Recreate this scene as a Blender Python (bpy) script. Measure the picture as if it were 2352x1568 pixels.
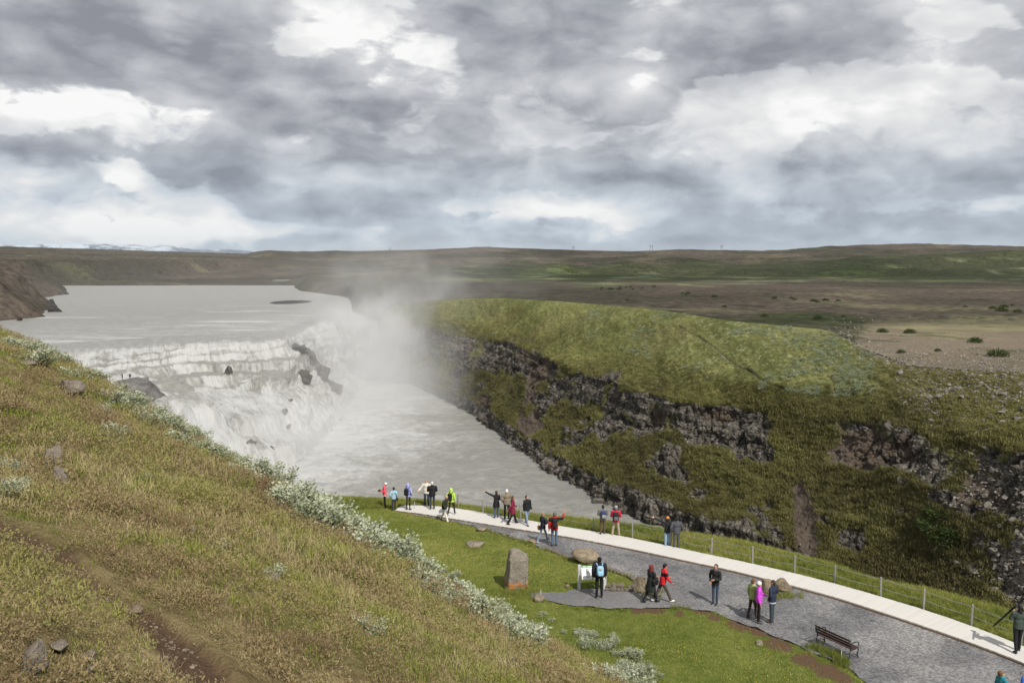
import bpy, bmesh, math, random
import numpy as np
from mathutils import Vector, Matrix
from mathutils.geometry import delaunay_2d_cdt
for _o in list(bpy.data.objects):
    bpy.data.objects.remove(_o)
rng = np.random.default_rng(7); random.seed(7)
scene = bpy.context.scene
COL = scene.collection

# ------------------------------------------------------------------ camera
PITCH = math.radians(5.8)
cam_d = bpy.data.cameras.new('camera'); cam = bpy.data.objects.new('camera', cam_d); COL.objects.link(cam)
cam_d.sensor_fit = 'HORIZONTAL'; cam_d.sensor_width = 22.2; cam_d.lens = 18.0
cam_d.clip_start = 0.1; cam_d.clip_end = 90000
cam.location = (0, 0, 0); cam.rotation_euler = (math.pi/2 - PITCH, 0, 0)
scene.camera = cam
scene.view_settings.view_transform = 'Standard'; scene.view_settings.look = 'None'
scene.view_settings.exposure = 0.0; scene.view_settings.gamma = 1.0
scene.view_settings.use_curve_mapping = False
scene.render.engine = 'CYCLES'
scene.cycles.use_denoising = True
scene.cycles.max_bounces = 6; scene.cycles.diffuse_bounces = 3; scene.cycles.volume_bounces = 3; scene.cycles.transparent_max_bounces = 8
scene.cycles.volume_step_rate = 1.0; scene.cycles.volume_max_steps = 256

# ------------------------------------------------------------------ node helper
class G:
    def __init__(s, nt): s.nt = nt
    def n(s, typ, ins=None, **kw):
        nd = s.nt.nodes.new(typ)
        for k, v in kw.items(): setattr(nd, k, v)
        for k, v in (ins or {}).items():
            if isinstance(v, bpy.types.NodeSocket): s.nt.links.new(v, nd.inputs[k])
            else: nd.inputs[k].default_value = v
        return nd
    def math(s, op, a, b=0.0, c=0.0, clamp=False):
        return s.n('ShaderNodeMath', {0: a, 1: b, 2: c}, operation=op, use_clamp=clamp).outputs[0]
    def vec(s, op, a, b=(0, 0, 0)):
        nd = s.n('ShaderNodeVectorMath', {0: a, 1: b}, operation=op)
        return nd.outputs['Value'] if op in ('LENGTH', 'DOT_PRODUCT', 'DISTANCE') else nd.outputs[0]
    def pos(s): return s.n('ShaderNodeNewGeometry').outputs['Position']
    def obj(s): return s.n('ShaderNodeTexCoord').outputs['Object']
    def attr(s, name): return s.n('ShaderNodeAttribute', attribute_name=name).outputs['Fac']
    def acol(s, name): return s.n('ShaderNodeAttribute', attribute_name=name).outputs['Color']
    def noise(s, v, scale, detail=4.0, rough=0.55, dist=0.0, lac=2.0):
        return s.n('ShaderNodeTexNoise', {'Vector': v, 'Scale': scale, 'Detail': detail, 'Roughness': rough, 'Distortion': dist, 'Lacunarity': lac}).outputs['Fac']
    def voro(s, v, scale, feature='F1', out='Distance', rand=1.0):
        return s.n('ShaderNodeTexVoronoi', {'Vector': v, 'Scale': scale, 'Randomness': rand}, feature=feature).outputs[out]
    def mix(s, f, a, b, blend='MIX'):
        nd = s.n('ShaderNodeMix', data_type='RGBA', blend_type=blend)
        for k, v in ((0, f), (6, a), (7, b)):
            if isinstance(v, bpy.types.NodeSocket): s.nt.links.new(v, nd.inputs[k])
            else: nd.inputs[k].default_value = (tuple(v) + (1,))[:4] if k else v
        return nd.outputs[2]
    def ss(s, v, lo, hi, a=0.0, b=1.0):
        return s.n('ShaderNodeMapRange', {0: v, 1: lo, 2: hi, 3: a, 4: b}, interpolation_type='SMOOTHSTEP').outputs[0]
    def lin(s, v, lo, hi, a=0.0, b=1.0):
        return s.n('ShaderNodeMapRange', {0: v, 1: lo, 2: hi, 3: a, 4: b}).outputs[0]
    def ramp(s, f, stops):
        nd = s.n('ShaderNodeValToRGB', {0: f}); el = nd.color_ramp.elements
        while len(el) < len(stops): el.new(0.5)
        for e, (p, c) in zip(el, stops): e.position = p; e.color = (*c, 1) if len(c) == 3 else c
        return nd.outputs[0]
    def sep(s, v): return s.n('ShaderNodeSeparateXYZ', {0: v}).outputs
    def comb(s, x, y, z): return s.n('ShaderNodeCombineXYZ', {0: x, 1: y, 2: z}).outputs[0]
    def bump(s, h, strength=0.5, dist=0.1, normal=None):
        i = {'Height': h, 'Strength': strength, 'Distance': dist}
        if normal is not None: i['Normal'] = normal
        return s.n('ShaderNodeBump', i).outputs[0]

def new_mat(name):
    m = bpy.data.materials.new(name); m.use_nodes = True
    nt = m.node_tree; b = nt.nodes['Principled BSDF']
    b.inputs['Roughness'].default_value = 0.85
    b.inputs['Specular IOR Level'].default_value = 0.25
    return m, G(nt), b
def setc(g, b, key, v):
    if isinstance(v, bpy.types.NodeSocket): g.nt.links.new(v, b.inputs[key])
    else: b.inputs[key].default_value = (*v, 1) if isinstance(v, tuple) and len(v) == 3 else v

# ------------------------------------------------------------------ sun and sky
SUN_EL = math.radians(48); SUN_AZ = math.atan2(0.47, -0.88)      # azimuth of the sun, from +Y towards +X
sd = Vector((math.sin(SUN_AZ)*math.cos(SUN_EL), math.cos(SUN_AZ)*math.cos(SUN_EL), math.sin(SUN_EL)))
sun_d = bpy.data.lights.new('sun', 'SUN'); sun = bpy.data.objects.new('sun', sun_d); COL.objects.link(sun)
sun_d.energy = 4.5; sun_d.angle = math.radians(0.6); sun_d.color = (1.0, 0.955, 0.88)
sun.rotation_euler = sd.to_track_quat('Z', 'Y').to_euler()
world = bpy.data.worlds.new('World'); scene.world = world; world.use_nodes = True
def build_world():
    nt = world.node_tree; nt.nodes.clear(); g = G(nt)
    sky = g.n('ShaderNodeTexSky', sky_type='NISHITA', sun_disc=False, sun_elevation=SUN_EL, sun_rotation=SUN_AZ, altitude=200.0, air_density=1.0, dust_density=1.5)
    skyc = g.vec('MULTIPLY', sky.outputs[0], (0.1, 0.1, 0.1))
    d = g.vec('NORMALIZE', g.n('ShaderNodeTexCoord').outputs['Generated'])
    dx, dy, dz = g.sep(d)
    zz = g.math('ADD', g.math('MAXIMUM', dz, 0.0), 0.17)
    p = g.comb(g.math('DIVIDE', dx, zz), g.math('DIVIDE', dy, zz), g.math('MULTIPLY', dz, 3.0))
    def blob(px, py, sx, sz, amp):                     # a cloud bank seen in that direction of the sky
        u = (px-1176)/1907; v = (784-py)/1907
        c = Vector((u, math.cos(PITCH)+v*math.sin(PITCH), -math.sin(PITCH)+v*math.cos(PITCH))).normalized()
        q = g.vec('MULTIPLY', g.vec('SUBTRACT', dw, tuple(c)), (1907/sx, 1907/600, 1907/sz))
        return g.math('MULTIPLY', g.math('EXPONENT', g.math('MULTIPLY', g.vec('DOT_PRODUCT', q, q), -1.0)), amp)
    def total(lst):
        acc = None
        for b in lst:
            x = blob(*b); acc = x if acc is None else g.math('ADD', acc, x)
        return acc
    wcol = g.n('ShaderNodeTexNoise', {'Vector': g.vec('MULTIPLY', d, (1, 1, 2.0)), 'Scale': 5.0, 'Detail': 4.0, 'Roughness': 0.6}).outputs['Color']
    wv = g.vec('SUBTRACT', wcol, (0.5, 0.5, 0.5))
    dw = g.vec('ADD', d, g.vec('MULTIPLY', wv, (0.085, 0.03, 0.055)))        # billowed outline of the banks
    pw = g.vec('ADD', p, g.vec('MULTIPLY', wv, (0.7, 0.7, 0.3)))
    dq = g.vec('MULTIPLY', g.vec('ADD', d, g.vec('MULTIPLY', wv, (0.05, 0.05, 0.03))), (1.0, 1.0, 2.3))
    dm = g.vec('MULTIPLY', g.vec('ADD', dq, g.vec('MULTIPLY', p, (0.05, 0.05, 0.0))), (1.0, 1.0, 1.0))
    big = g.noise(dm, 5.5, 7.0, 0.55)
    big2 = g.noise(g.vec('ADD', dm, (0.02, 0.0, 0.075)), 5.5, 5.0, 0.5)
    def billow(v, sc): return g.math('ABSOLUTE', g.math('SUBTRACT', g.noise(v, sc, 0.0, 0.5), 0.5))
    up = g.vec('ADD', dm, (0.008, 0.0, 0.030))
    b1 = g.math('ADD', billow(dm, 9.0), g.math('MULTIPLY', billow(dm, 21.0), 0.5)); b2 = g.math('ADD', billow(up, 9.0), g.math('MULTIPLY', billow(up, 21.0), 0.5))
    puff = g.math('ADD', g.math('MULTIPLY', g.noise(g.vec('MULTIPLY', dw, (1.0, 1.0, 2.1)), 12.0, 7.0, 0.60, 0.2), 0.75), g.math('SUBTRACT', 0.26, g.math('MULTIPLY', b1, 0.75)))
    soft = g.noise(pw, 0.5, 3.0, 0.5)
    thick = total([(330, 150, 430, 120, .70), (700, 290, 300, 90, .30), (60, 60, 260, 80, .26), (30, 160, 150, 24, .20), (1330, 60, 330, 110, .62), (1950, 60, 460, 100, .30),
                   (130, 350, 260, 40, .34), (520, 400, 260, 62, .36), (850, 368, 150, 26, .30), (1200, 375, 360, 40, .32), (1750, 510, 560, 38, .34),
                   (2340, 340, 110, 110, .20), (900, 490, 340, 26, .26), (1660, 135, 130, 36, .24), (1480, 410, 160, 24, .16), (1650, 560, 700, 14, .30)])
    thin = total([(70, 240, 350, 66, .70), (800, 85, 150, 80, .40), (950, 160, 170, 80, .30), (1500, 90, 130, 60, .25), (275, 392, 60, 34, .50), (1260, 488, 210, 34, .55),
                  (1840, 290, 150, 70, .30), (230, 505, 420, 50, .42), (2150, 270, 260, 90, .10), (2280, 170, 130, 60, .20), (625, 335, 60, 22, .30), (800, 415, 170, 18, .26), (1480, 270, 230, 80, .08), (2260, 465, 200, 22, .22), (1250, 210, 160, 60, .12)])
    f1 = g.math('ADD', g.math('MULTIPLY', g.math('SUBTRACT', big, 0.5), 1.5), g.math('MULTIPLY', g.math('SUBTRACT', puff, 0.5), 1.35))
    f1 = g.math('ADD', g.math('ADD', f1, g.math('SUBTRACT', thick, thin)), 0.04)
    relief = g.math('ADD', g.math('MULTIPLY', g.math('SUBTRACT', big2, big), -1.4), g.math('MULTIPLY', g.math('SUBTRACT', b2, b1), 0.7))
    back = g.math('ADD', g.math('ADD', 0.57, g.math('MULTIPLY', thin, 0.85)), g.math('ADD', g.math('MULTIPLY', g.math('SUBTRACT', soft, 0.5), 0.7), g.math('MULTIPLY', g.math('SUBTRACT', puff, .5), -0.75)))
    front = g.math('ADD', g.math('SUBTRACT', 0.48, g.math('MULTIPLY', f1, 0.50)), g.math('ADD', relief, g.math('MULTIPLY', g.math('SUBTRACT', puff, .5), -0.40)))
    m1 = g.ss(f1, -0.04, 0.17)
    t = g.math('ADD', g.math('MULTIPLY', g.math('ADD', back, g.math('MULTIPLY', relief, 0.8)), g.math('SUBTRACT', 1.0, m1)), g.math('MULTIPLY', front, m1))
    cloud = g.ramp(t, [(0.0, (.265, .275, .312)), (0.20, (.37, .382, .422)), (0.42, (.515, .528, .562)), (0.62, (.655, .665, .69)), (0.84, (.82, .82, .82)), (1.0, (.97, .97, .96))])
    hz = g.ss(dz, 0.0, 0.17, 1.0, 0.0)
    cloud = g.mix(g.math('MULTIPLY', hz, g.ss(t, .95, .55)), cloud, g.vec('MULTIPLY', cloud, (0.86, 0.97, 1.06)))
    hole = g.ss(t, 1.6, 2.2)
    col = g.mix(g.math('MULTIPLY', hole, 0.25), cloud, skyc)
    low = g.ss(dz, -0.02, 0.0)
    col = g.mix(low, (.28, .28, .27), col)
    bg = g.n('ShaderNodeBackground', {'Color': col, 'Strength': 1.0})
    out = g.n('ShaderNodeOutputWorld'); nt.links.new(bg.outputs[0], out.inputs[0])
world.cycles.sampling_method = 'MANUAL'; world.cycles.sample_map_resolution = 256
build_world()

# ------------------------------------------------------------------ geometry helper
F = 1907.0
def ray(x, y):
    """direction through a point of the picture (2352 x 1568 units), forward component about 1"""
    u = (np.asarray(x, float)-1176)/F; v = (784-np.asarray(y, float))/F
    return u, math.cos(PITCH)+v*math.sin(PITCH), -math.sin(PITCH)+v*math.cos(PITCH)
def at_z(x, y, z):
    a, b, c = ray(x, y); k = z/c
    return np.stack([a*k, b*k, np.broadcast_to(z, np.shape(k))*1.0], -1)
def at_k(x, y, k):
    a, b, c = ray(x, y); return np.stack([a*k, b*k, c*k], -1)

_perm = np.random.default_rng(3).permutation(256); _perm = np.concatenate([_perm, _perm, _perm])
_gr = np.random.default_rng(4).normal(size=(256, 3)); _gr /= np.linalg.norm(_gr, axis=1)[:, None]
_gx, _gy, _gz = [np.ascontiguousarray(_gr[:, k]).astype(np.float32) for k in range(3)]
def perlin(P):
    P = np.asarray(P); x, y, z = [np.asarray(P[..., k], np.float32) for k in range(3)]
    ix, iy = np.floor(x), np.floor(y); fx, fy = x-ix, y-iy; ix = ix.astype(np.int32) & 255; iy = iy.astype(np.int32) & 255
    wx = fx*fx*fx*(fx*(fx*6-15)+10); wy = fy*fy*fy*(fy*(fy*6-15)+10)
    flat = z.size > 1 and float(z.min()) == float(z.max())
    if flat: zs = [(int(abs(float(z.flat[0]))*37) & 255, 0.0, 1.0)]
    else:
        iz = np.floor(z); fz = z-iz; iz = iz.astype(np.int32); wz = fz*fz*fz*(fz*(fz*6-15)+10)
        zs = [(iz & 255, fz, 1-wz), ((iz+1) & 255, fz-1, wz)]
    out = 0
    for a in (0, 1):
        pa = _perm[(ix+a) & 255]; wa = wx if a else 1-wx
        for b in (0, 1):
            pb = _perm[pa+((iy+b) & 255)]; wab = wa*(wy if b else 1-wy)
            for (kz, dz, wzz) in zs:
                h = _perm[pb+kz]
                out = out+(_gx[h]*(fx-a)+_gy[h]*(fy-b)+(_gz[h]*dz if not flat else 0))*(wab*wzz)
    return out*(1.5 if not flat else 1.75)
def fbm(P, octaves=4, rough=0.5, ridged=False):
    P = np.asarray(P, float); s = 0; a = 1.0; tot = 0
    for o in range(octaves):
        n = perlin(P*(2.03**o)+o*17.3)
        if ridged: n = 1-2*np.abs(n)
        s = s+a*n; tot += a; a *= rough
    return s/tot
def cellular(P):
    """distance to nearest and second nearest cell point and a random number per cell"""
    P = np.asarray(P, float); i = np.floor(P).astype(np.int64); f1 = np.full(P.shape[:-1], 9.0); f2 = f1.copy(); idn = np.zeros(P.shape[:-1])
    for a in (-1, 0, 1):
        for b in (-1, 0, 1):
            for c in (-1, 0, 1):
                j = i+np.array([a, b, c]); h = _perm[_perm[_perm[j[..., 0] & 255]+(j[..., 1] & 255)]+(j[..., 2] & 255)]
                o = _gr[h]*0.45+0.5
                d = np.linalg.norm(j+o-P, axis=-1)
                closer = d < f1
                f2 = np.where(closer, f1, np.minimum(f2, d)); idn = np.where(closer, h/255.0, idn); f1 = np.where(closer, d, f1)
    return f1, f2, idn
def P3(X, Y, Z=0.0): return np.stack(np.broadcast_arrays(X, Y, Z), -1).astype(float)
def sst(x, a, b):
    t = np.clip((np.asarray(x, float)-a)/(b-a), 0, 1); return t*t*(3-2*t)
def blur1(a, n):
    if n < 2: return a
    k = np.hanning(n+2)[1:-1]; k /= k.sum()
    p = np.concatenate([np.full(n, a[0]), a, np.full(n, a[-1])])
    return np.convolve(p, k, 'same')[n:-n]

def mesh_np(name, V, faces_q=None, tris=None, mat=None, attrs=None, smooth=True, parent=None, uv=None):
    me = bpy.data.meshes.new(name); V = np.asarray(V, np.float32).reshape(-1, 3)
    loops = []; starts = []; n0 = 0
    if faces_q is not None and len(faces_q):
        q = np.asarray(faces_q, np.int32); loops.append(q.ravel()); starts.append(np.arange(len(q))*4); n0 = len(q)*4
    if tris is not None and len(tris):
        t = np.asarray(tris, np.int32); loops.append(t.ravel()); starts.append(n0+np.arange(len(t))*3)
    L = np.concatenate(loops); S = np.concatenate(starts).astype(np.int32)
    me.vertices.add(len(V)); me.vertices.foreach_set('co', V.ravel())
    me.loops.add(len(L)); me.loops.foreach_set('vertex_index', L)
    me.polygons.add(len(S)); me.polygons.foreach_set('loop_start', S)
    me.update(calc_edges=True)
    me.polygons.foreach_set('use_smooth', np.broadcast_to(np.asarray(smooth, bool), (len(S),)).copy())
    for k, a in (attrs or {}).items():
        a = np.asarray(a, np.float32)
        if a.ndim == 1 or a.size == len(V):
            at = me.attributes.new(k, 'FLOAT', 'POINT'); at.data.foreach_set('value', a.ravel())
        else:
            at = me.attributes.new(k, 'FLOAT_COLOR', 'POINT'); c4 = np.ones((len(V), 4), np.float32); c4[:, :3] = a.reshape(-1, 3); at.data.foreach_set('color', c4.ravel())
    if uv is not None:
        ul = me.uv_layers.new(name='UVMap'); ul.data.foreach_set('uv', np.asarray(uv, np.float32).reshape(-1, 2)[L].ravel())
    if mat is not None: me.materials.append(mat)
    me.validate(); me.update()
    o = bpy.data.objects.new(name, me); COL.objects.link(o)
    if parent is not None: o.parent = parent
    return o
def grid_faces(nr, nc, keep=None, flip=False):
    i = np.arange(nr*nc).reshape(nr, nc)
    q = np.stack([i[:-1, :-1], i[:-1, 1:], i[1:, 1:], i[1:, :-1]], -1)
    if flip: q = q[..., ::-1]
    q = q.reshape(-1, 4)
    if keep is not None: q = q[keep.ravel()]
    return q
def normals_grid(V):
    du = np.gradient(V, axis=1); dv = np.gradient(V, axis=0)
    n = np.cross(du, dv); n /= np.linalg.norm(n, axis=-1, keepdims=True)+1e-9
    return n
def tag(o, label=None, cat=None, group=None, kind=None):
    if label: o['label'] = label
    if cat: o['category'] = cat
    if group: o['group'] = group
    if kind: o['kind'] = kind
    return o
def empty(name, loc=(0, 0, 0), rz=0.0):
    o = bpy.data.objects.new(name, None); COL.objects.link(o); o.location = loc; o.rotation_euler = (0, 0, rz); o.empty_display_size = 0.2
    return o
# ------------------------------------------------------------------ materials of the land and water
WATER_HI, WATER_LO = -30.0, -56.0
def mat_bank():
    m, g, b = new_mat('cliff_turf_and_rock'); P = g.pos()
    rock = g.attr('rock'); earth = g.attr('earth'); pale = g.attr('pale'); dry = g.attr('dry')
    n1 = g.noise(P, 0.06, 5, 0.6); n2 = g.noise(P, 0.7, 6, 0.65); n3 = g.noise(P, 3.0, 5, 0.7)
    up = g.attr('upper'); grass = g.mix(up, g.mix(g.ss(n1, .35, .68), (.083, .079, .029), (.152, .141, .050)), g.mix(g.ss(n1, .35, .65), (.136, .146, .046), (.240, .236, .086)))
    grass = g.mix(g.ss(n2, .38, .66), g.vec('MULTIPLY', grass, (.62, .66, .66)), grass)
    grass = g.mix(dry, grass, g.mix(n2, (.15, .115, .052), (.075, .055, .032)))
    grass = g.mix(g.math('MULTIPLY', pale, g.ss(g.math('ADD', n2, g.math('MULTIPLY', n3, .4)), .74, .88)), grass, (.25, .28, .18))
    rk = g.mix(g.ss(n2, .32, .68), (.070, .062, .052), (.225, .203, .172))
    crack = g.ss(g.voro(g.vec('MULTIPLY', P, (1.0, 1.0, .55)), 0.9, 'DISTANCE_TO_EDGE'), 0.0, .10)
    rk = g.mix(crack, g.vec('MULTIPLY', rk, (.35, .35, .35)), rk)
    rk = g.mix(g.ss(g.noise(P, 1.6, 5, .7), .60, .76), rk, (.25, .23, .20))
    strat = g.noise(g.vec('MULTIPLY', P, (.05, .05, 1.0)), 0.75, 5, .7, .3); rk = g.mix(g.ss(strat, .40, .62), g.vec('MULTIPLY', rk, (.60, .60, .60)), rk)
    er = g.mix(n2, (.058, .044, .034), (.150, .118, .092))
    c = g.mix(g.ss(g.math('ADD', rock, g.math('MULTIPLY', g.math('SUBTRACT', n2, .5), .9)), .40, .58), grass, rk)
    c = g.mix(g.ss(g.math('ADD', earth, g.math('MULTIPLY', g.math('SUBTRACT', n2, .5), .8)), .42, .62), c, er)
    setc(g, b, 'Base Color', c)
    h = g.math('ADD', n2, g.math('MULTIPLY', n3, .35))
    setc(g, b, 'Normal', g.bump(h, 0.9, 0.9))
    b.inputs['Roughness'].default_value = 0.95; b.inputs['Specular IOR Level'].default_value = 0.1
    return m
def mat_heath():
    m, g, b = new_mat('heath_ground'); P = g.pos(); x, y, z = g.sep(P)
    st = g.vec('MULTIPLY', P, (1.0, 1.0, 1.0))
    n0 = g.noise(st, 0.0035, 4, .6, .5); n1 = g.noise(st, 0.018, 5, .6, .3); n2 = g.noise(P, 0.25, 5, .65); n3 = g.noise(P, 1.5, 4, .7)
    brown = g.mix(g.ss(n2, .3, .7), (.049, .039, .031), (.128, .103, .083))  # dark heath tones; cloud shadow on the hills is put into them
    olive = g.mix(g.ss(n2, .3, .7), (.027, .030, .017), (.074, .077, .040))
    pale = g.mix(n2, (.085, .094, .050), (.17, .178, .11))
    sandy = g.mix(n3, (.11, .088, .062), (.255, .208, .155))
    band = g.acol('zone'); zs = g.n('ShaderNodeSeparateColor', {0: band}).outputs
    c = g.mix(g.ss(g.math('ADD', zs[0], g.math('MULTIPLY', g.math('SUBTRACT', n1, .5), 1.1)), .38, .62), olive, brown)
    c = g.mix(g.ss(g.math('ADD', zs[2], g.math('MULTIPLY', g.math('SUBTRACT', n1, .5), 1.6)), .48, .68), c, pale)
    c = g.mix(g.ss(g.math('ADD', zs[1], g.math('MULTIPLY', g.math('SUBTRACT', n2, .5), .7)), .40, .65), c, sandy)
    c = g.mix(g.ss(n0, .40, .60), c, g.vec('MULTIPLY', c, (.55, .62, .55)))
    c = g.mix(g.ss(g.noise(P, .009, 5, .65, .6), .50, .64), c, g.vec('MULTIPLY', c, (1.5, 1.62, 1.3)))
    c = g.mix(g.ss(g.noise(P, 0.06, 6, .7, .4), .52, .66), c, g.vec('MULTIPLY', c, (.5, .56, .5)))
    c = g.mix(g.ss(g.noise(P, 0.9, 5, .7), .58, .70), c, g.vec('MULTIPLY', c, (.45, .55, .4)))
    setc(g, b, 'Base Color', c); setc(g, b, 'Normal', g.bump(g.math('ADD', n2, g.math('MULTIPLY', n3, .4)), .8, .8))
    b.inputs['Roughness'].default_value = 1.0; b.inputs['Specular IOR Level'].default_value = 0.05
    return m
def mat_water():
    m, g, b = new_mat('glacial_river'); P = g.pos()
    w = g.attr('white'); uvn = g.n('ShaderNodeUVMap').outputs[0]
    fu = g.vec('MULTIPLY', uvn, (1.0, 1.0, 1.0))
    n1 = g.noise(g.vec('MULTIPLY', fu, (1.0, .16, 1.0)), 0.55, 6, .68, .6)          # streaks along the flow
    n2 = g.noise(P, 0.35, 6, .66, .8); n3 = g.noise(P, 1.3, 5, .7, .4)
    n4 = g.noise(g.vec('MULTIPLY', fu, (1.0, .07, 1.0)), 1.9, 4, .65, .3)
    rgh = g.attr('rough')
    f = g.math('ADD', w, g.math('MULTIPLY', rgh, g.math('ADD', g.math('MULTIPLY', g.math('SUBTRACT', n4, .5), .75), g.math('ADD', g.math('MULTIPLY', g.math('SUBTRACT', n1, .5), 1.15), g.math('MULTIPLY', g.math('SUBTRACT', n2, .5), .8)))))
    foam = g.ss(f, .12, .92)
    grey = g.mix(n3, (.245, .242, .220), (.325, .320, .292))
    grey = g.mix(g.ss(n2, .35, .7), g.vec('MULTIPLY', grey, (.8, .8, .8)), grey)
    c = g.mix(foam, grey, g.mix(n1, (.50, .50, .488), (.66, .66, .648)))
    setc(g, b, 'Base Color', c)
    setc(g, b, 'Roughness', g.lin(foam, 0, 1, .38, .9))
    b.inputs['Specular IOR Level'].default_value = 0.35
    setc(g, b, 'Normal', g.bump(g.math('ADD', g.math('MULTIPLY', n3, .7), g.math('ADD', n2, g.math('MULTIPLY', n1, .8))), g.lin(foam, 0, 1, .75, .25), .7))
    tl = g.n('ShaderNodeBsdfTranslucent', {'Color': c}); mx = g.n('ShaderNodeMixShader', {0: g.math('MULTIPLY', foam, .30), 1: b.outputs[0], 2: tl.outputs[0]})
    g.nt.links.new(mx.outputs[0], g.nt.nodes['Material Output'].inputs[0])
    return m
M = {}
M['bank'] = mat_bank(); M['heath'] = mat_heath(); M['water'] = mat_water()

# ------------------------------------------------------------------ far bank of the gorge: a loft through surveyed profiles
BX = np.array([840, 857, 900, 960, 1000, 1090, 1183, 1300, 1450, 1560, 1674, 1800, 1900, 1984, 2100, 2230, 2352, 2700, 3000], float)
def row(ys, zs=None): return np.array(ys, float), zs
W_y = np.array([862, 862, 862, 893, 915, 958, 1035, 1115, 1197, 1240, 1282, 1330, 1367, 1397, 1440, 1490, 1535, 1660, 1760], float)
M_y = np.array([800, 800, 800, 810, 822, 835, 844, 905, 985, 1010, 1012, 1035, 1050, 1072, 1090, 1150, 1200, 1300, 1400], float)
M_z = np.array([-43.4, -43.4, -43.5, -43, -42, -40, -37, -39, -41, -41, -39.5, -39, -38.5, -38.5, -37, -38, -38, -38, -38], float)
R_y = np.array([765, 765, 745, 750, 755, 765, 786, 838, 890, 915, 925, 945, 960, 971, 985, 1010, 1030, 1080, 1120], float)
R_z = np.array([-36.3, -36.3, -32.3, -32, -31, -31, -30, -31.5, -32, -32.3, -32, -32, -32, -31.5, -30.5, -30, -29, -28, -27.5], float)
S_y = np.array([748, 748, 722, 722, 722, 720, 730, 760, 790, 830, 870, 885, 890, 890, 900, 920, 930, 950, 960], float)
S_z = np.array([-33.3, -33.3, -28, -27, -25, -24.2, -23.6, -24, -24.5, -25.5, -27.5, -27, -27, -26, -25, -25, -24.5, -24, -24], float)
T_y = np.array([737, 737, 703, 696, 690, 684, 686, 693, 705, 718, 737, 748, 757, 800, 840, 850, 855, 860, 862], float)
T_z = np.array([-30.7, -30.7, -24, -22, -19.5, -18, -17, -16.5, -16, -16, -17, -17.5, -18, -21, -21.5, -21, -20.5, -20, -20], float)
NB = 1150
bx = np.interp(np.linspace(0, 1, NB), [0, .04, .86, 1], [840, 880, 2400, 3000])
def cI(a, n=41): return blur1(np.interp(bx, BX, a), n)
def prof(y, z): return at_z(bx, cI(y), cI(np.broadcast_to(z, BX.shape).astype(float)))
pW = prof(W_y, WATER_LO-0.8); pM = prof(M_y, M_z); pR = prof(R_y, R_z); pS = prof(S_y, S_z); pT = prof(T_y, T_z)
pW0 = pW.copy(); pW0[:, 1] -= 3; pW0[:, 2] -= 4
lowf = blur1(np.interp(bx, [840, 1000, 1200, 1500, 1700, 1900, 2100, 2352, 3000], [.25, .3, .42, .45, .5, .45, .45, .45, .45]), 61)[:, None]
pA = pW*(1-.12)+pM*.12; pA[:, 2] += 3.2                         # a steep rocky lip right above the water
pL = pW*(1-lowf)+pM*lowf; pL[:, 2] += 0.5
pM2 = pM*.5+pR*.5
pST = pS*.5+pT*.5; pST[:, 2] += 0.35
keys = [pW0, pW, pA, pL, pM, pM2, pR, pS, pST, pT]
nrow = [4, 16, 66, 62, 34, 34, 50, 40, 34]
rows = []; lev = []
for a, (k0, k1, n) in enumerate(zip(keys[:-1], keys[1:], nrow)):
    tt = np.arange(n)/n
    for t in tt: rows.append(k0*(1-t)+k1*t); lev.append(a+t)
rows.append(keys[-1]); lev.append(len(nrow))
V = np.stack(rows); lev = np.array(lev)
# soften the profile so that bands are not ruled lines
for _ in range(3): V[1:-1] = V[:-2]*.25+V[1:-1]*.5+V[2:]*.25
N = normals_grid(V); N *= np.sign((N*np.array([-.4, -.7, .6])).sum(-1, keepdims=True))
LV = np.broadcast_to(lev[:, None], V.shape[:2]); XB = np.broadcast_to(bx[None], V.shape[:2])
big = fbm(V*0.035+5, 3); mid = fbm(V*0.12+9, 3)
lvn = LV+big*0.55+mid*.5
# where rock shows: the band between ledge and turf, the lip above the water, and scattered outcrops
band = sst(lvn, 3.75, 4.1)*(1-sst(lvn, 5.6, 6.05))
bandx = np.interp(XB, [840, 1050, 1130, 1260, 1300, 1420, 1530, 1600, 1700, 1760, 1800, 1830, 1880, 1950, 2060, 2130, 2180, 2240, 2352, 2600], [.8, .75, .75, .7, .45, .55, .75, 1, 1, .8, .1, .05, .15, .7, .95, .75, .35, .3, .5, .5])
lip = (1-sst(lvn, 1.75, 2.3))*np.interp(XB, [840, 1500, 1700, 2200, 2352], [1, 1, .7, .7, 1])
outc = sst(fbm(V*np.array([.045, .045, .11])+31, 4)+.30*fbm(V*.2+3, 2), .06, .28)*(1-sst(lvn, 5.6, 6.3))*.8
rock = np.clip(np.maximum.reduce([band*bandx*(.55+.7*sst(mid, -.35, .2)), lip, outc]), 0, 1)
earth = np.clip(sst(fbm(V*.05+77, 4), .10, .32)*sst(lvn, 1.6, 2.4)*(1-sst(lvn, 5.2, 6.2))*.9, 0, 1)
ex = np.exp(-((XB-1850)/50)**2)*sst(lvn, 1.5, 2.2)*(1-sst(lvn, 3.2, 3.9)); earth = np.maximum(earth, ex*.85)
scree = sst(XB, 2140, 2240)*(1-sst(lvn, 4.6, 5.6))
earth = np.maximum(earth, scree*(.62+.5*fbm(V*.08+33, 3)));
dry_up = sst(fbm(V*.035+310, 4, .6), .02, .35)*sst(LV, 5.8, 6.6)*(1-.6*sst(LV, 8, 8.8))
_fy = V[..., 1]*math.cos(PITCH)-V[..., 2]*math.sin(PITCH); _pyv = 784-F*(V[..., 1]*math.sin(PITCH)+V[..., 2]*math.cos(PITCH))/_fy
_trk = dist_px = np.full(LV.shape, 99.0)
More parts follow.
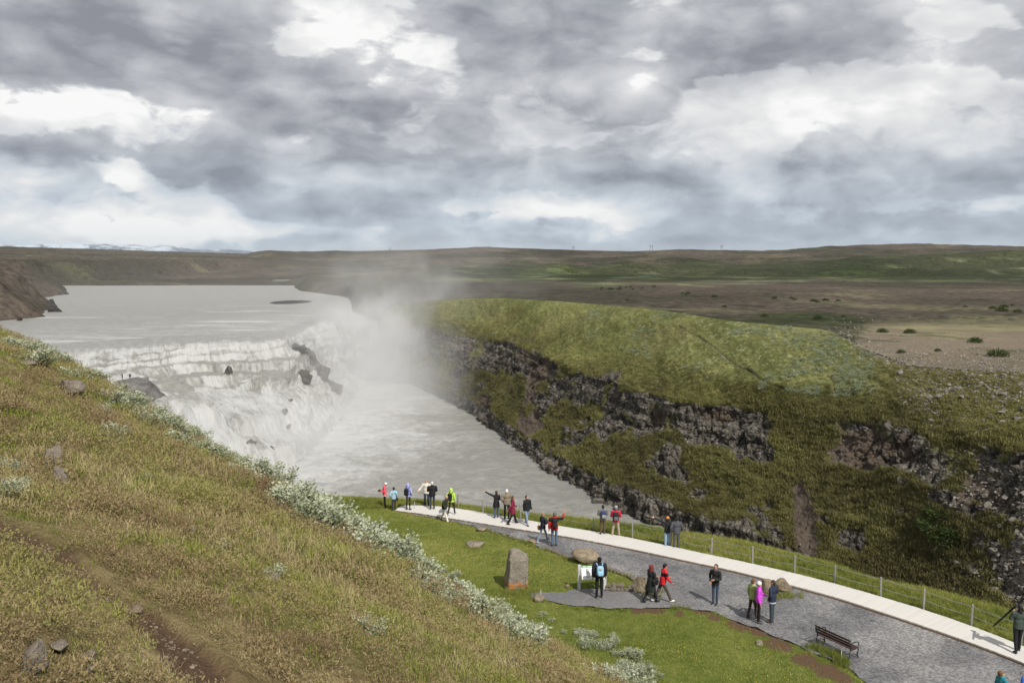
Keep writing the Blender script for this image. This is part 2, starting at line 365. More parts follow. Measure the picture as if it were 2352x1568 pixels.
for (ax, ay), (bx_, by_) in zip([(1560, 752), (1605, 772), (1645, 803), (1690, 835), (1715, 848), (1755, 878)], [(1605, 772), (1645, 803), (1690, 835), (1715, 848), (1755, 878), (1800, 890)]):
    t_ = np.clip(((XB-ax)*(bx_-ax)+(_pyv-ay)*(by_-ay))/((bx_-ax)**2+(by_-ay)**2), 0, 1); _trk = np.minimum(_trk, np.hypot(XB-ax-t_*(bx_-ax), _pyv-ay-t_*(by_-ay)))
earth = np.maximum(earth, .85*(1-sst(_trk, 1.0, 3.2)))
pale = np.clip(sst(LV, 6.6, 7.6)*np.interp(XB, [1000, 1350, 1600, 1700, 1950, 2020], [0, .5, .7, 1, 1, .2]), 0, 1)
dry = np.clip(.55*sst(XB, 1960, 2080)*sst(LV, 5.6, 7) + sst(fbm(V*.06+120, 4), .0, .45)*.65*(1-sst(lvn, 6.2, 7.2))+.45*dry_up*(1-.8*sst(XB, 1500, 1700)), 0, 1)
# relief
VS = V*np.array([1, 1, .42])
c1, c2, cid = cellular(VS*0.36+3)
blocky = (cid-.5)*1.5+np.clip((c2-c1)*2.0, 0, .8)-.5
d1, d2, did = cellular(V*np.array([1, 1, .6])*0.95+11)
small = (did-.5)*.7+np.clip((d2-d1)*1.6, 0, .5)-.25
tuss = fbm(V*np.array([.28, .28, .5])+50, 4, .6)*.9+np.abs(fbm(V*.75+60, 3, .6))*.55
gul = fbm(V*np.array([.06, .06, .012])+90, 3)*1.6
disp = rock*(blocky*1.25+small*.9)+(1-rock)*(tuss*np.interp(LV, [0, 6, 7, 9], [1.15, 1.0, .45, .3]))+gul*np.interp(LV, [0, 1, 4, 6, 7], [.3, 1, 1, .8, .1])-earth*.6
disp += (rock*.8+.35)*fbm(V*np.array([.03, .03, .42])+240, 4, .6)*1.5*np.interp(LV, [0, 1, 5.8, 6.6], [.3, 1, 1, 0])
disp += fbm(V*np.array([.16, .05, .08])+270, 4, .6)*1.7*sst(LV, 5.6, 6.4)*(1-sst(LV, 8.2, 8.9))
disp += fbm(V*.11+200, 3)*1.4*np.interp(LV, [0, 1.5, 5.5, 7.5], [.5, 1.2, .9, .15])
disp *= np.interp(LV, [0, 8.4, 9], [1, 1, 0])
Vd = V+N*disp[..., None]
# ledges: pull the foot of the rock band inwards so it throws a shadow line
BANK_V, BANK_LV, BANK_XB, BANK_ROCK = Vd, LV, XB, rock
_rq = rock[:-1, :-1].ravel()
far_bank = mesh_np('far_gorge_bank', Vd, grid_faces(*V.shape[:2], flip=False), mat=M['bank'], smooth=_rq < .45,
                   attrs={'upper': sst(lvn, 5.6, 6.7).ravel(), 'rock': rock.ravel(), 'earth': earth.ravel(), 'pale': pale.ravel(), 'dry': dry.ravel()})
tag(far_bank, kind='structure')

# ------------------------------------------------------------------ plain and hills beyond, and the land round the upper river
SIL_X = np.array([-900, -300, 0, 60, 100, 200, 300, 400, 470, 500, 540, 580, 620, 700, 800, 1000, 1100, 1160, 1300, 1450, 1560, 1700, 1800, 1850, 1900, 2000, 2100, 2200, 2352, 2700, 3200], float)
SIL_Y = np.array([560, 566, 573, 571, 573, 580, 583, 590, 595, 598, 595, 580, 575, 578, 577, 573, 568, 570, 574, 577, 573, 576, 576, 571, 566, 563, 562, 563, 566, 562, 560], float)
def z_at_y(y, dep): return dep*(((784-np.asarray(y))/F)*math.cos(PITCH)-math.sin(PITCH))   # height that shows at picture row y at that depth
def hills(px, dep, X, Y):
    """height table of the far land by picture column and depth"""
    sil = z_at_y(np.interp(px, SIL_X, SIL_Y), 2600.)
    def col(xs, zs): return np.interp(px, xs, zs)
    z900 = col([640, 800, 1000, 1700, 2352], [-29, -22, -20.5, -19, -17.5])
    z1300 = col([0, 500, 900, 1700, 2000, 2352], [-21, -23, -20, -16, -12, -9])
    z1900 = col([0, 300, 480, 560, 900, 1500, 1900, 2352], [-2, -8, -14, -10, -6, -5, 2, 6])
    d = np.array([600, 900, 1300, 1900, 2600, 3600.])
    zs = [np.full_like(px, -20.)+col([2000, 2700], [0, .5]), z900, z1300, z1900, sil, sil-70]
    L = np.log(np.clip(dep, 600, 3600)); out = np.zeros_like(px)
    for i in range(5):
        t = np.clip((L-math.log(d[i]))/(math.log(d[i+1])-math.log(d[i])), 0, 1); t = t*t*(3-2*t) if i else t
        out += (zs[i+1]-zs[i])*t
    out += zs[0]
    def mesa(xc, w, dc, dw, h, e=3.0):
        q = np.maximum(np.abs(px-xc)/w, np.abs(np.log(dep/dc))/dw); return h*(1-sst(q, .55, 1.0))
    wob = fbm(P3(X*.006, Y*.004, 3.), 3)*60
    pxo = px; px = px+wob
    out += mesa(2160, 330, 1250, .22, 12)+mesa(2300, 200, 1050, .16, 7)+mesa(1640, 240, 1000, .10, 5)+mesa(1380, 160, 980, .1, 5)+mesa(1180, 170, 1000, .12, 7)+mesa(2000, 160, 950, .08, 5)+mesa(1850, 900, 1650, .12, 6)
    px = pxo
    rel = sst(dep, 500, 1500)
    out += fbm(P3(X*.0045, Y*.0030, 1.), 5, .55)*(2+17*rel)*(1-sst(dep, 2350, 2550)*.85)+fbm(P3(X*.02, Y*.016, 2.), 3)*(.4+1.6*rel)
    return out
def zone_cols(px, dep, z, Y):
    w = sst(px, 720, 1180)
    r = np.interp(dep, [150, 250, 330, 480, 620, 800, 900, 1300, 1700, 2000, 2600], [.35, .4, .8, 1, .75, .3, .25, .25, .7, .9, .8])*w+.80*(1-w)      # brown heather
    g_ = np.interp(dep, [140, 190, 260, 340], [1, .95, .6, 0])*sst(px, 1880, 2050)
    b_ = np.interp(dep, [380, 480, 620, 760, 1000, 1400], [0, .12, .5, .5, .35, .15])*w
    return np.stack([r, g_, b_], -1)
# right-hand plain, starting on the crest of the far bank
NP, NR = 760, 330
px = np.interp(np.linspace(0, 1, NP), [0, .04, .8, 1], [840, 880, 2400, 3000])
T0 = np.stack([np.interp(px, bx, pT[:, k]) for k in range(3)], -1)
f = np.linspace(0, 1, NR)[:, None]
dep = T0[None, :, 1]*(3600/T0[None, :, 1])**(f**1.25)
PXg = np.broadcast_to(px, dep.shape); Xg = (PXg-1176)/F*dep
zh = hills(PXg, dep, Xg, dep)
since = dep-T0[None, :, 1]
near_plain = np.interp(PXg, [857, 960, 1100, 1900, 2000, 2352], [-24, -21.5, -19.2, -19.2, -20.3, -20])
t1 = sst(since, 0, 26); t2 = sst(dep, 420, 640)
zz = T0[None, :, 2]*(1-t1)+(near_plain*(1-t2)+zh*t2)*t1
zz += fbm(P3(Xg*.05, dep*.05, 7.), 3)*.5*t1*(1-t2)
Vp = np.stack([np.where(since < 1e-6, T0[None, :, 0], Xg), dep, zz], -1); Vp[0] = T0
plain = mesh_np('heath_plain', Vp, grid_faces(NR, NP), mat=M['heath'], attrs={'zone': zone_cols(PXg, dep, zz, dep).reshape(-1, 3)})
tag(plain, kind='structure')
# land and bed of the upper river (left)
NP, NR = 520, 340
px = np.linspace(-900, 842, NP); f = np.linspace(0, 1, NR)[:, None]
d0 = np.interp(px, [-900, 0, 160, 400, 656, 735, 842], [300, 300, 300, 312, 330, 400, 405])[None]
dep = d0*(3600/d0)**f; PXg = np.broadcast_to(px, dep.shape); Xg = (PXg-1176)/F*dep
zl = hills(PXg, dep, Xg, dep)
far_sh = sst(dep, 850, 900); wobL = fbm(P3(Xg*.02, dep*.02, 5.), 3)
z = -34+(np.maximum(zl, -29.2)+34)*far_sh
strip = sst(PXg, 610, 640)*(1-sst(PXg, 725, 745))*sst(dep, 990, 1030)*(1-sst(dep, 1080, 1120)); z = z*(1-strip)+(-31.5)*strip
dsh = np.interp(PXg, [680, 690, 800, 815, 838, 842], [804, 741, 621, 524, 450, 430])
rl = np.clip((dep-dsh)*.14, -4, 8)-29.9+wobL*1.6*sst(dep-dsh, 10, 60)
z = np.where(PXg > 676, np.maximum(z, np.minimum(rl, -30+9*sst(PXg, 676, 720))), z)
xsh = np.interp(dep, [300, 397, 418, 470, 502, 540, 578, 620, 671, 826, 860], [-235, -240, -236, -268, -270, -322, -329, -350, -359, -444, -480])
dl = xsh-Xg+wobL*10
z = np.maximum(z, np.where(dl > -6, -30.4+np.minimum(dl*.72, 24+dl*.03)+fbm(P3(Xg*.06, dep*.06, z*.05), 4)*np.clip(dl, 0, 20)*.22, -40))
wj = sst(PXg, 785, 842)*sst(dep, 404, 470); z = z*(1-wj)+np.interp(dep, Vp[:, 0, 1], Vp[:, 0, 2])*wj
Vl = np.stack([Xg, dep, z], -1)
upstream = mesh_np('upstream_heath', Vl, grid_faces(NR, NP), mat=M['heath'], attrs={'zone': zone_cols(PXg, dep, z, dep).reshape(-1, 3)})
tag(upstream, kind='structure')
# far lowland to the horizon and the snowy range
a = np.linspace(-1.1, 1.1, 60); r = np.array([3300, 6000, 12000, 20000, 30000.])
A, Rr = np.meshgrid(a, r)
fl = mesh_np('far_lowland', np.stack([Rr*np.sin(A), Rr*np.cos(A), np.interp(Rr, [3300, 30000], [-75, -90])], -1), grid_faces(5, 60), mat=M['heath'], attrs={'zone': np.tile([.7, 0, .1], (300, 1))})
tag(fl, kind='structure')
def mat_snow():
    m, g, b = new_mat('snowy_mountain'); P = g.pos(); x, y, z = g.sep(P)
    n = g.noise(P, 0.0022, 6, .65); nz = g.sep(g.n('ShaderNodeNewGeometry').outputs['Normal'])[2]
    f = g.ss(g.math('ADD', g.math('MULTIPLY', z, 1/900.), g.math('MULTIPLY', g.math('SUBTRACT', n, .5), 1.5)), .20, .46)
    setc(g, b, 'Base Color', g.mix(f, (.05, .07, .10), (.46, .52, .58))); return m
M['snow'] = mat_snow()
NXs, NYs = 420, 60
xs = np.linspace(-21000, -3000, NXs); ys = np.linspace(0, 1, NYs)
Xs, Ts = np.meshgrid(xs, ys); Ys = 24000+Ts*3500
crest = np.interp((Xs/24000)*F+1176, [-500, 90, 150, 300, 400, 480, 540, 640], [330, 300, 330, 290, 225, 190, 110, -20])
Zs = -80+np.exp(-((Ts-.55)/.28)**2)*np.maximum(crest+80, 0)*(.92+.42*fbm(P3(Xs*.00055, Ys*.0006, 0.), 6, .55, True))
mt = mesh_np('snowy_mountain_range', np.stack([Xs, Ys, Zs], -1), grid_faces(NYs, NXs), mat=M['snow']); tag(mt, kind='structure')

# ------------------------------------------------------------------ river and falls
def water_mesh(name, Vw, white, UV, parent=None, rough=1.0):
    o = mesh_np(name, Vw, grid_faces(*Vw.shape[:2]), mat=M['water'], attrs={'white': white.ravel(), 'rough': np.broadcast_to(rough, white.shape).ravel()}, uv=UV, parent=parent)
    return o
# cascade rails, left to right
def rail(pts, n=560, wob=0.0, ws=7.0):
    pts = np.array(pts, float); s = np.linspace(0, 1, n); k = np.linspace(0, 1, len(pts))
    q = np.stack([blur1(np.interp(s, k, pts[:, j]), 25) for j in range(3)], -1); q[0], q[-1] = pts[0], pts[-1]
    if wob: q[:, 1] += wob*fbm(P3(s*ws, s*0, ws), 4, .6)*np.minimum(1, 12*s*(1-s))
    return at_z(q[:, 0], q[:, 1], q[:, 2])
HI = WATER_HI
rA = rail([(20, 800, HI), (130, 790, HI), (260, 780, HI), (386, 772, HI), (520, 766, HI), (640, 758, HI), (690, 742, HI), (735, 728, HI), (800, 728, HI), (866, 727, HI)])
rB = rail([(20, 828, HI-.4), (130, 816, HI-.4), (260, 804, HI-.4), (386, 793, HI-.4), (520, 788, HI-.4), (640, 783, HI-.4), (695, 762, HI-.4), (735, 741, HI-.4), (795, 739, HI-.4), (866, 738, HI-.4)], wob=9, ws=8.3)
rC = rail([(20, 900, -35), (130, 866, -35), (260, 850, -35), (386, 836, -35), (530, 828, -35), (660, 820, -35.5), (725, 803, -37), (765, 796, -39), (815, 793, -40), (868, 790, -40.8)], wob=18, ws=6.1)
rD = rail([(100, 1000, -41), (260, 945, -41), (370, 915, -41), (470, 908, -41.2), (575, 905, -42), (665, 893, -43.6), (715, 882, -45), (755, 873, -47), (795, 860, -50.8), (872, 850, -53)], wob=18, ws=5.3)
rE = rail([(250, 1185, -56), (385, 1140, -56), (505, 1118, -56), (610, 1094, -56), (690, 1058, -56), (745, 1008, -56), (780, 962, -56), (803, 926, -56), (828, 893, -56), (884, 862, -56)], wob=10, ws=7.7)
r0 = rA.copy(); r0[:, 1] += 10
keysW = [rA, rB, rC, rD, rE]; nW = [14, 64, 110, 104]
cross1 = np.cumsum(np.concatenate([[0], np.linalg.norm(np.diff(rC, axis=0), axis=-1)]))
rowsW, lw, faceW = [], [], []
for a_, (k0, k1, n) in enumerate(zip(keysW[:-1], keysW[1:], nW)):
    for t in np.arange(n)/n:
        q = k0*(1-t)+k1*t; face = np.zeros(len(q))
        if a_:
            ns = (0, 2, 2, 2)[a_]; env = min(1.0, 5*t*(1-t))
            tw = np.clip(t+env*(.58*fbm(P3(cross1*.024+t*.8, 0*cross1+t*1.4+a_*9, 3.), 3)+.20*fbm(P3(cross1*.10+t*1.5, 0*cross1+t*4+a_*5, 5.), 4)+.25*np.sin(cross1*.045+a_*2)), 0, .9999)
            fr = tw*ns-np.floor(tw*ns); st = (np.floor(tw*ns)+sst(fr, .50, .98))/ns; mixs = (0, .22, .75, .40)[a_]
            q[:, 2] = k0[:, 2]+(k1[:, 2]-k0[:, 2])*((1-mixs)*t**(1.0 if a_ == 2 else 1.25)+mixs*st)
            face = sst(fr, .42, .62)+.45*(1-sst(fr, 0, .30))
        rowsW.append(q); lw.append(a_+t); faceW.append(face)
rowsW.append(rE); lw.append(4.0); faceW.append(np.ones(len(rE)))
Vf = np.stack(rowsW); lw = np.array(lw); FW = np.stack(faceW)
for _ in range(2): Vf[1:-1] = Vf[:-2]*.25+Vf[1:-1]*.5+Vf[2:]*.25
s_ = np.linspace(0, 1, Vf.shape[1])
LWg = np.broadcast_to(lw[:, None], Vf.shape[:2]); SG = np.broadcast_to(s_[None], LWg.shape)
flow = np.cumsum(np.concatenate([np.zeros((1, Vf.shape[1])), np.linalg.norm(np.diff(Vf, axis=0), axis=-1)]), axis=0)
cross = np.broadcast_to(cross1[None], LWg.shape)
UVf = np.stack([cross, flow], -1)
Nf = normals_grid(Vf); Nf *= np.sign(Nf[..., 2:3]+.0001)
disp = fbm(P3(cross*.25, flow*.08, 2.), 5, .6)*.9*np.interp(LWg, [0, .8, 1.1, 2, 3, 3.3, 4], [.05, .3, 1, 1, .8, 1.1, .5])+fbm(P3(cross*.05, flow*.07, 4.), 3)*1.0*np.interp(LWg, [.9, 1.3, 3.6, 4], [0, 1, 1, .1])
disp += np.abs(fbm(P3(cross*.6, flow*.3, 8.), 3, .6))*.6*np.interp(LWg, [.9, 1.2, 4], [0, 1, 1])
Vf2 = Vf+Nf*disp[..., None]
white = np.interp(LWg, [0, .6, .95, 1.1, 1.9, 2.2, 2.8, 3.0, 3.2, 3.7, 4], [.15, .2, .40, .46, .28, .12, .08, .30, .48, .62, .66])
white += FW*np.interp(LWg, [.9, 1.2, 2, 2.9, 3.1, 4], [.1, .22, .55, .55, .3, .15])+.10*np.exp(-((LWg-1.25)/.25)**2)
white -= .55*sst(fbm(P3(cross*.022+flow*.030, flow*.045-cross*.02, 44.), 4, .6), .06, .34)*np.interp(LWg, [1.15, 1.6, 2.9, 3.2, 3.7], [0, 1, 1, .6, 0])
white += 1.0*fbm(P3(cross*.06, flow*.04, 19.), 5, .65)*np.interp(LWg, [.8, 1.2, 3.8, 4], [.1, 1, 1, .4])-.30*sst(fbm(P3(cross*.035, flow*.03, 14.), 3), .05, .35)*np.interp(LWg, [1.2, 1.6, 2.9, 3.0], [0, 1, 1, .3])
falls = water_mesh('waterfall', Vf2, white, UVf); tag(falls, kind='structure')
FALL_V, FALL_L, FALL_S = Vf2, LWg, SG
# upper river sheet
A_px = np.linspace(20, 866, 420)
NRu = 260
near = np.stack([np.interp(np.linspace(0, 1, 420), np.linspace(0, 1, 560), rA[:, k]) for k in range(2)], -1)
colx = np.linspace(-560, 860, 420)
ff = np.linspace(0, 1, NRu)[:, None]
dn = near[None, :, 1]; xn = near[None, :, 0]
depu = dn+(1130-dn)*ff**1.8
tgt = (np.interp(np.linspace(0, 1, 420), [0, .5, 1], [-900, 300, 905])-1176)/F
Xu = xn*(1-sst(ff, 0, .25))+tgt[None]*depu*sst(ff, 0, .25)
wv = fbm(P3(Xu*.12, depu*.10, 1.), 4, .6)*.22*np.interp(depu, [280, 500, 1100], [1, .8, .3])*sst(ff, 0, .02)
Vu = np.stack(np.broadcast_arrays(Xu, depu, WATER_HI+wv), -1)
whu = .10+.22*fbm(P3(Xu*.010, depu*.040, 6.), 4, .6)+.55*sst(fbm(P3(Xu*.011, depu*.075, 16.), 4, .65), .06, .42)*(.45+.55*(1-sst(depu-dn, 20, 260)))+.22*(1-sst(depu-dn, 3, 70))
UVu = np.stack(np.broadcast_arrays(depu*1.0, Xu*1.0), -1)
upper = water_mesh('upper_river', Vu, np.broadcast_to(whu, Xu.shape), UVu, rough=.7); tag(upper, kind='structure')
# pool and gorge river
def dist_pts(X, Y, pts):
    best = np.full(X.shape, 1e9)
    for p in pts: best = np.minimum(best, np.hypot(X-p[0], Y-p[1]))
    return best
gx = np.arange(-140, 175, .75); gy = np.arange(92, 412, .85)
GX, GY = np.meshgrid(gx, gy)
df = dist_pts(GX, GY, rE[::8, :2])
wv = fbm(P3(GX*.13, GY*.16, 3.), 5, .62)*.55*np.interp(df, [0, 60, 200], [1.6, 1, .8])
whp = np.interp(df+10*fbm(P3(GX*.05, GY*.05, 41.), 3), [0, 10, 28, 55, 100], [.85, .66, .34, .06, -.08])
wx_, wy_ = GX+14*fbm(P3(GX*.02, GY*.02, 1.), 3), GY+18*fbm(P3(GX*.02, GY*.02, 8.), 3)
whp += .40*fbm(P3(wx_*.04, wy_*.05, 6.), 5, .62)+.26*sst(fbm(P3(wx_*.045, wy_*.06, 36.), 5, .7), .05, .5)*np.interp(df, [0, 120, 200], [1, .8, .6])
whp += .40*np.exp(-((GY-(158+GX*.55))/10)**2)*sst(fbm(P3(GX*.07, GY*.07, 26.), 3), -.2, .3)
pool = water_mesh('gorge_river', np.stack([GX, GY, WATER_LO+wv], -1), whp, np.stack([GX*.5, GY*3.0], -1), rough=np.interp(df, [0, 20, 70], [1, .75, .42])); tag(pool, kind='structure')
# ------------------------------------------------------------------ near ground: hillside, lawn terrace and its lip
GD = np.array([.791, .612]); CD = np.array([-.612, .791])
def terr_z(X, Y):
    n = -.3*X+.95*Y
    return -14.6-.06*np.maximum(0, np.sqrt((n-31)**2+4)*.5+(n-31)*.5)
def at_terr(x, y, dz=0.0):
    z = np.full(np.shape(np.asarray(x, float)), -15.0)
    for _ in range(12):
        p = at_z(x, y, z); z = terr_z(p[..., 0], p[..., 1])+dz
    return at_z(x, y, z)
lip_px = np.array([(3000, 1700), (2700, 1560), (2352, 1425), (2202, 1379), (2003, 1338), (1904, 1304), (1805, 1274), (1682, 1244), (1550, 1224), (1450, 1208), (1350, 1196), (1250, 1186), (1110, 1169), (1010, 1156), (960, 1150), (900, 1148), (850, 1147)], float)
lip_w = at_terr(lip_px[:, 0], lip_px[:, 1])[:, :2]
LIP = np.concatenate([[lip_w[0]+np.array([8, -20.])], lip_w, [(-15.7, 55.6), (-24, 61), (-40, 72), (-75, 100), (-120, 130)]])
def sd_lip(X, Y):
    """distance beyond the terrace edge (positive towards the gorge)"""
    best = np.full(np.shape(X), 1e9); sg = np.zeros(np.shape(X))
    for (ax, ay), (bx_, by_) in zip(LIP[:-1], LIP[1:]):
        ex, ey = bx_-ax, by_-ay; L2 = ex*ex+ey*ey
        t = np.clip(((X-ax)*ex+(Y-ay)*ey)/L2, 0, 1)
        dx, dy = X-(ax+t*ex), Y-(ay+t*ey); d = np.hypot(dx, dy)
        c = ex*(Y-ay)-ey*(X-ax); upd = d < best-1e-6
        best = np.where(upd, d, best); sg = np.where(upd, np.where(c < 0, 1.0, -1.0), sg)
    return best*sg
KS = .755
def hill_z(X, Y, detail=True):
    s = X*GD[0]+Y*GD[1]; t = X*CD[0]+Y*CD[1]
    gap = 1.65*((s-12)/12)**2
    gap = np.where(s < -4, 1.65*(16/12)**2+(-4-s)*.1, gap)
    z = -KS*s-gap
    z += 1.05*np.exp(-((t-19)/7.0)**2/2-((s-2.3)/3.2)**2/2)
    z -= .016*np.maximum(0, t-25)**2*(1-sst(s, 8, 17))
    if detail:
        z += (fbm(P3(X*.22, Y*.22, 1.), 3)*.34*sst(np.hypot(X, Y), 1.5, 7)+fbm(P3(X*.9, Y*.9, 2.), 3)*.12)*(1-sst(s, 17, 21)*.8)
    return z
def near_z(X, Y, detail=True):
    X = np.asarray(X, float); Y = np.asarray(Y, float)
    h = hill_z(X, Y, detail); te = terr_z(X, Y); k = 1.7
    a = np.clip(.5+.5*(h-te)/k, 0, 1); z = te*(1-a)+h*a+k*a*(1-a)
    if detail: z = z+fbm(P3(X*.35, Y*.35, 5.), 3)*.10*GRAVEL_OUT(X, Y)
    d = sd_lip(X, Y)
    dd = np.maximum(d+.5, 0); drop = np.where(dd < 2.5, dd*dd*.13, .8125+(dd-2.5)*.95)
    drop = drop*(1+.25*fbm(P3(X*.2, Y*.2, 9.), 3)*sst(d, .5, 6))
    return np.maximum(z-drop, -62)
def in_poly(X, Y, poly):
    X = np.asarray(X, float); Y = np.asarray(Y, float); ins = np.zeros(X.shape, bool); n = len(poly)
    for i in range(n):
        (x1, y1), (x2, y2) = poly[i], poly[(i+1) % n]
        c = ((y1 > Y) != (y2 > Y)) & (X < (x2-x1)*(Y-y1)/((y2-y1)+1e-12)+x1); ins ^= c
    return ins
def dist_poly(X, Y, poly, closed=True):
    best = np.full(np.shape(X), 1e9); n = len(poly)
    for i in range(n if closed else n-1):
        (ax, ay), (bx_, by_) = poly[i], poly[(i+1) % n]; ex, ey = bx_-ax, by_-ay
        t = np.clip(((X-ax)*ex+(Y-ay)*ey)/(ex*ex+ey*ey+1e-12), 0, 1)
        best = np.minimum(best, np.hypot(X-(ax+t*ex), Y-(ay+t*ey)))
    return best
walk_out = np.array([(2700, 1640), (2352, 1485), (2231, 1438), (2121, 1400), (2022, 1371), (1917, 1341), (1825, 1318), (1728, 1296), (1664, 1283), (1540, 1256), (1420, 1231), (1286, 1210), (1195, 1193), (1074, 1173), (1010, 1164), (961, 1160), (905, 1164)], float)
walk_in = np.array([(2700, 1690), (2352, 1522), (2190, 1462), (2083, 1426), (1924, 1373), (1752, 1328), (1664, 1305), (1573, 1287), (1480, 1266), (1323, 1235), (1300, 1231), (1119, 1203), (1090, 1198), (1032, 1189), (948, 1176), (909, 1169)], float)
WO = at_terr(walk_out[:, 0], walk_out[:, 1], .1)[:, :2]; WI = at_terr(walk_in[:, 0], walk_in[:, 1], .1)[:, :2]
gr_px = [(2700, 1690), (2352, 1522), (2190, 1462), (2083, 1426), (1924, 1373), (1752, 1328), (1664, 1305), (1573, 1287), (1480, 1266), (1323, 1235), (1119, 1203), (1032, 1189), (948, 1176),
         (945, 1180), (1000, 1190), (1050, 1199), (1100, 1212), (1150, 1224), (1205, 1241), (1250, 1262), (1290, 1270), (1312, 1284), (1400, 1306), (1440, 1320), (1490, 1342), (1470, 1358), (1392, 1356), (1330, 1352), (1306, 1354), (1300, 1361), (1216, 1361),
         (1232, 1374), (1300, 1390), (1400, 1398), (1500, 1396), (1560, 1394), (1640, 1405), (1700, 1430), (1790, 1465), (1870, 1495), (1960, 1546), (2050, 1600), (2300, 1730), (2700, 1900)]
gp = np.array(gr_px, float); GP0 = at_terr(gp[:, 0], gp[:, 1])[:, :2]
def resample(poly, step, jit=0.0, closed=True):
    out = []; n = len(poly)
    for i in range(n if closed else n-1):
        a, b = np.array(poly[i]), np.array(poly[(i+1) % n]); L = np.linalg.norm(b-a); m = max(1, int(L/step))
        for j in range(m):
            out.append(a+(b-a)*j/m)
    out = np.array(out)
    if jit: out = out+np.stack([fbm(P3(out[:, 0]*.9, out[:, 1]*.9, 1.), 3), fbm(P3(out[:, 0]*.9, out[:, 1]*.9, 9.), 3)], -1)*jit
    return out
GP = resample(GP0, .25, 0.35)
def GRAVEL_OUT(X, Y): return np.where(in_poly(X, Y, GP0), 0.0, sst(dist_poly(X, Y, GP0), 0, 1.2))
TRAIL_PX = [(-40, 1180, 90), (30, 1225, 80), (120, 1290, 55), (190, 1330, 45), (250, 1385, 40), (310, 1420, 45), (360, 1460, 60), (410, 1520, 85), (470, 1590, 100)]

def on_near(x, y, detail=True, zf=None):
    """first hit of the picture ray with the near ground"""
    zf = zf or (lambda X, Y: near_z(X, Y, detail)); x = np.atleast_1d(np.asarray(x, float)); y = np.atleast_1d(np.asarray(y, float)); a, b, c = ray(x, y)
    k = np.full(x.shape, 1.2); done = np.zeros(x.shape, bool)
    for _ in range(420):
        gap = c*k-zf(a*k, b*k); done |= gap < 0.004
        k = np.where(done, k, k+np.clip(gap*.5, .004, 1.2))
        if done.all() or (k > 160).all(): break
    return np.stack([a*k, b*k, c*k], -1)
trail = on_near([p[0] for p in TRAIL_PX], [p[1] for p in TRAIL_PX], False)
trail_k = np.linalg.norm(trail, axis=1); trail_w = np.array([p[2] for p in TRAIL_PX])/F*trail_k*.92
def trail_mask(X, Y, wide=1.0):
    best = np.full(np.shape(X), 9.0)
    for i in range(len(trail)-1):
        (ax, ay), (bx_, by_) = trail[i, :2], trail[i+1, :2]; ex, ey = bx_-ax, by_-ay
        t = np.clip(((X-ax)*ex+(Y-ay)*ey)/(ex*ex+ey*ey), 0, 1); w = trail_w[i]*(1-t)+trail_w[i+1]*t
        best = np.minimum(best, np.hypot(X-(ax+t*ex), Y-(ay+t*ey))/(w*wide))
    best = best+fbm(P3(X*2.2, Y*2.2, 4.), 3)*.35
    return 1-sst(best, .55, 1.05)
def mat_near():
    m, g, b = new_mat('hillside_turf'); P = g.pos()
    lawn = g.attr('lawn'); tr = g.attr('trail'); gz = g.attr('gorge'); bare = g.attr('bare')
    n1 = g.noise(P, 0.35, 5, .6); n2 = g.noise(P, 2.2, 6, .65); n3 = g.noise(P, 14, 5, .7)
    hill = g.mix(g.ss(n2, .35, .65), (.145, .110, .054), (.29, .232, .118))
    hill = g.mix(g.ss(n1, .44, .66), hill, (.15, .148, .052))
    lw = g.mix(g.ss(n1, .3, .7), (.150, .178, .038), (.255, .265, .070)); lw = g.mix(g.ss(n2, .35, .7), g.vec('MULTIPLY', lw, (.62, .7, .6)), lw); lw = g.mix(g.ss(n3, .3, .75), g.vec('MULTIPLY', lw, (.6, .66, .6)), lw)
    c = g.mix(lawn, hill, lw)
    soil = g.mix(n3, (.066, .040, .025), (.165, .108, .070))
    c = g.mix(tr, c, soil)
    c = g.mix(g.ss(g.math('ADD', bare, g.math('MULTIPLY', g.math('SUBTRACT', n2, .5), .7)), .4, .6), c, g.mix(n3, (.085, .052, .030), (.17, .115, .07)))
    c = g.mix(g.math('MULTIPLY', gz, g.ss(n2, .35, .6)), c, g.mix(n3, (.04, .036, .03), (.13, .12, .105)))
    setc(g, b, 'Base Color', c); setc(g, b, 'Normal', g.bump(g.math('ADD', g.math('MULTIPLY', n2, .5), n3), .8, .12))
    b.inputs['Roughness'].default_value = 1.0; b.inputs['Specular IOR Level'].default_value = 0.05
    return m
M['near'] = mat_near()
def lawn_mask(X, Y):
    s = X*GD[0]+Y*GD[1]; n = fbm(P3(X*.3, Y*.3, 12.), 3)*1.3
    return sst(s+n, 17.6, 20.6)
bare_px = [(1640, 1418, 22), (1700, 1435, 40), (1745, 1450, 34), (1500, 1396, 40), (1610, 1397, 40), (1790, 1480, 40), (1850, 1515, 36), (1900, 1540, 40), (1930, 1555, 30), (1465, 1402, 25), (1560, 1410, 20)]
bare_w = [(at_terr(x, y)[:2], r/F*34) for x, y, r in bare_px]
az = np.concatenate([np.linspace(-110, -42, 60), np.linspace(-41.5, 42, 760), np.linspace(42.6, 95, 60)])*math.pi/180
rr = np.concatenate([[.15, .6], np.geomspace(1.1, 150, 430)])
AZ, RR = np.meshgrid(az, rr); NX, NY = RR*np.sin(AZ), RR*np.cos(AZ)
NZ = near_z(NX, NY)
TM = trail_mask(NX, NY)*(RR < 40); NZ -= TM*.07
NZ -= .05*in_poly(NX, NY, GP0)                      # the gravel sheet lies over it
bare = np.zeros(NX.shape)
for c_, r_ in bare_w: bare = np.maximum(bare, np.exp(-((NX-c_[0])**2+(NY-c_[1])**2)/(r_*r_)))
